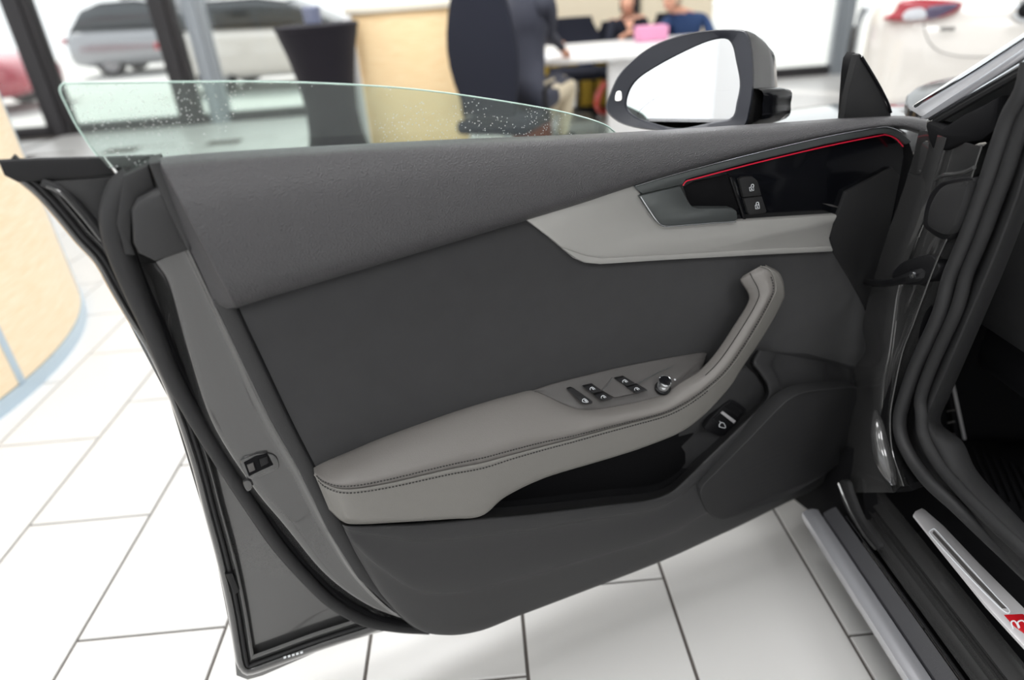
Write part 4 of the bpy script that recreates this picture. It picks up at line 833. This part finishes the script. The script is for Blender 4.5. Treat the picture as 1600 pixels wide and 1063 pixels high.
line('seal_lip', S, [(x-24, y+3, -.026) for x, y in SL_[5:17]], .010, blackmat, car, n=120, seg=12)
I1 = [(1664, 60), (1644, 130), (1610, 200), (1585, 290), (1560, 360), (1532, 430), (1502, 500), (1476, 560), (1450, 620), (1436, 660), (1440, 700), (1462, 745), (1510, 800), (1570, 862), (1640, 930)]
I2 = [(x+(30 if y < 700 else 60), y-(0 if y < 700 else 10)) for x, y in I1]
sl('kick_panel', [jr(I1, -.05, -18), jr(I1, -.03), jr([((a[0]+b[0])/2, (a[1]+b[1])/2) for a, b in zip(I1, I2)], -.035), jr(I2, -.075), jr(I2, -.12, 4)], hard2)
sl('seal_backing', [jr(J3, -.04, -6), jr([(x+46, y) for x, y in J3], -.06)], blackmat)
# dark cabin behind: dash side, footwell, floor mat, pedals
mb = MB(); mb.box((1.60, 1.35, .48), (.70, .02, .42)); mb.box((1.60, .7, .14), (.72, .9, .02)); mb.box((2.30, .7, .6), (.02, .9, .6)); mb.build('footwell', blackmat, car, smooth=0)  # black boxes stand in for the shade inside the roofless cabin
mb = MB(); mb.rbox((1.55, 1.12, .78), (.66, .24, .12), .05); mb.build('dashboard', hard2, car)
mb = MB(); mb.rbox((1.25, .95, .62), (.32, .14, .05), .02); mb.build('knee_panel', black, car)
F_ = level(.20); mp = [(1500, 690), (1560, 690), (1700, 730), (1700, 900), (1600, 842), (1540, 775)]
plate('floor_mat', F_, mp, 0, .012, carpet, car, .003, curve=False)
mb = MB()
for i in range(12):
    a = F_.at(1520+i*15, 700+i*6, .004); b = F_.at(1545+i*18, 760+i*12, .004); mb.tube([a, b], .004, 6)
mb.build('mat_ribs', carpet, car)
Fp = back(1.30)
line('pedal_edge', Fp, [(1489, 602, 0), (1495, 630, 0), (1501, 658, 0), (1507, 686, 0)], .0042, alu, car)
plate('pedal', Fp, [(1478, 596), (1490, 600), (1508, 688), (1494, 690)], -.006, .01, black, car, .002, curve=False)
for y in (643, 661, 680): line('pedal_rib', Fp, [(1480, y, .002), (1492, y-2, .002)], .0018, fascia, car)
# boot cover on the pillar and the check strap
plate('cable_boot', S, [(1440, 352), (1442, 330), (1450, 305), (1465, 287), (1480, 281), (1512, 276), (1520, 282), (1516, 300), (1500, 345), (1488, 366), (1476, 376), (1462, 372), (1448, 362)], .004, .03, black, car, .006, n=80)
plate('boot_cover', S, [(1447, 350), (1450, 325), (1460, 303), (1474, 289), (1508, 283), (1510, 292), (1494, 342), (1482, 364), (1470, 367), (1455, 360)], .012, .02, hard2, car, .006, n=80)
line('boot_gleam', S, [(1462, 281, .010), (1474, 274, .012), (1492, 272, .012), (1510, 268, .012), (1522, 262, .012)], .0032, paint, car)
line('check_strap', S, [(1352, 441, -.06), (1376, 443, -.01), (1400, 440, .004), (1424, 433, .004), (1452, 426, -.01)], [.006, .0065, .007, .010, .012], black, car, n=40)
plate('strap_bracket', S, [(1392, 432), (1405, 412), (1430, 402), (1455, 400), (1466, 420), (1450, 440), (1410, 446)], .0, .02, black, car, .005, n=40)
mb = MB(); mb.lathe([(.006, 0), (.006, .004), (0, .005)], S.at(1428, 430, .012), 14, (-1, 0, 0)); mb.build('bolt', chrome, car)
# wing end and dark corner ahead of the door
plate('wing_edge', S, [(1446, 190), (1470, 200), (1500, 180), (1530, 165), (1560, 150), (1552, 205), (1530, 222), (1500, 226), (1478, 236), (1456, 238), (1448, 218)], -.02, .03, blackmat, car, .008, curve=False)
plate('wing_corner', S, [(1436, 228), (1448, 220), (1462, 238), (1452, 256), (1438, 270), (1430, 268)], -.030, .02, paint, car, .006, n=40)
plate('lower_wing', side(.70), [(1308, 755), (1322, 752), (1330, 775), (1346, 812), (1372, 850), (1366, 858), (1338, 826), (1318, 792)], -.02, .01, hard2, car, .006, n=60)
line('wing_foot_highlight', side(.70), [(1310, 756, -.018), (1318, 776, -.018), (1332, 806, -.018), (1350, 836, -.018), (1368, 858, -.018)], .0032, paint, car)  # tube put in as the thin highlight on the wing's foot
line('pillar_bulge', side(.70), [(1368, 644, -.01), (1371, 665, .0), (1374, 690, .003), (1380, 715, .003), (1389, 738, -.003), (1396, 756, -.012)], [.005, .012, .015, .016, .013, .006], paint, car, n=40, seg=16)
plate('lower_wing_liner', side(.66), [(1236, 778), (1262, 752), (1320, 700), (1356, 700), (1346, 752), (1352, 800), (1345, 840), (1330, 850), (1290, 820)], -.09, .03, blackmat, car, .004, curve=False)
plate('pillar_foot', side(.73), [(1362, 700), (1378, 672), (1396, 700), (1425, 760), (1400, 770), (1366, 752)], -.02, .03, blackmat, car, .004, curve=False)
# windscreen pillar, roof-ward strips
A0 = Frame((.76, 0, 0), (-1, 0, 0))
plate('screen_pillar', A0, [(1452, 186), (1500, 152), (1600, 92), (1700, 30), (1740, 150), (1650, 240), (1560, 240), (1530, 222), (1490, 200)], -.04, .05, hard2, car, .01, curve=False)
plate('pillar_trim', A0, [(1418, 171), (1432, 158), (1505, 110), (1600, 48), (1700, -18), (1700, 16), (1600, 76), (1512, 136), (1450, 183), (1436, 183)], 0, .03, mat('glare_white_metal', (232, 233, 236), .4, .15, .5, coat=.6), car, .006, curve=False, label='strip along the windscreen pillar, sky glare painted into its white')  # near-white colour carries the sky's reflected glare
plate('pillar_rail', A0, [(1436, 184), (1512, 133), (1600, 73), (1700, 6), (1700, 24), (1600, 91), (1512, 148), (1450, 187)], .006, .03, silver, car, .003, curve=False)
line('pillar_chrome', A0, [(1453, 186, .012), (1520, 146, .012), (1600, 98, .012), (1700, 36, .012)], .0030, chrome, car)
line('pillar_chrome', A0, [(1430, 166, .004), (1512, 117, .004), (1600, 60, .004), (1700, -6, .004)], .0028, chrome, car)
line('pillar_seal', A0, [(1462, 190, .006), (1520, 156, .006), (1600, 110, .006), (1700, 50, .006)], .0065, rubber, car)
# bonnet, wing top and windscreen beyond the door
bon = [[(-.22, 0, .86), (0, 0, .92), (.25, 0, .95), (.55, 0, .965), (.95, 0, .97), (1.4, 0, .965)]]
mb = MB(); rows = []
for i in range(9):
    y = 1.33+i*.16; f = i/8
    rows.append([Vector((.74+.05*(1-f)+x*.9 - .0, y, z-.16*f*f-.02*f)) for x, _, z in cr([Vector(p) for p in bon[0]], 24)])
mb.grid(rows); mb.grid([[r[0] for r in rows], [r[0]-Vector((.03, 0, .12)) for r in rows], [r[0]-Vector((.04, 0, .5)) for r in rows]]); mb.build('bonnet', paint, car, 60)
plate('cowl_seal', level(1.0), [(1414, 160), (1417, 148), (1432, 136), (1455, 127), (1486, 120), (1600, 100), (1600, 130), (1470, 160), (1436, 176), (1422, 172)], .0, .02, gloss, car, .004, curve=False)
sg = MB(); a = A0.at(1440, 176, -.02); b_ = A0.at(1700, -6, -.02)
sg.v = [a, b_, b_+Vector((1.25, .0, 0)), a+Vector((1.25, .06, 0))]; sg.v += [v+Vector((0, .004, -.004)) for v in sg.v]
sg.f = [(0, 1, 2, 3), (7, 6, 5, 4), (0, 4, 5, 1), (1, 5, 6, 2), (2, 6, 7, 3), (3, 7, 4, 0)]; sg.k = [0]*6
sg.build('windscreen', door_glass if False else pane_glass, car, 0)
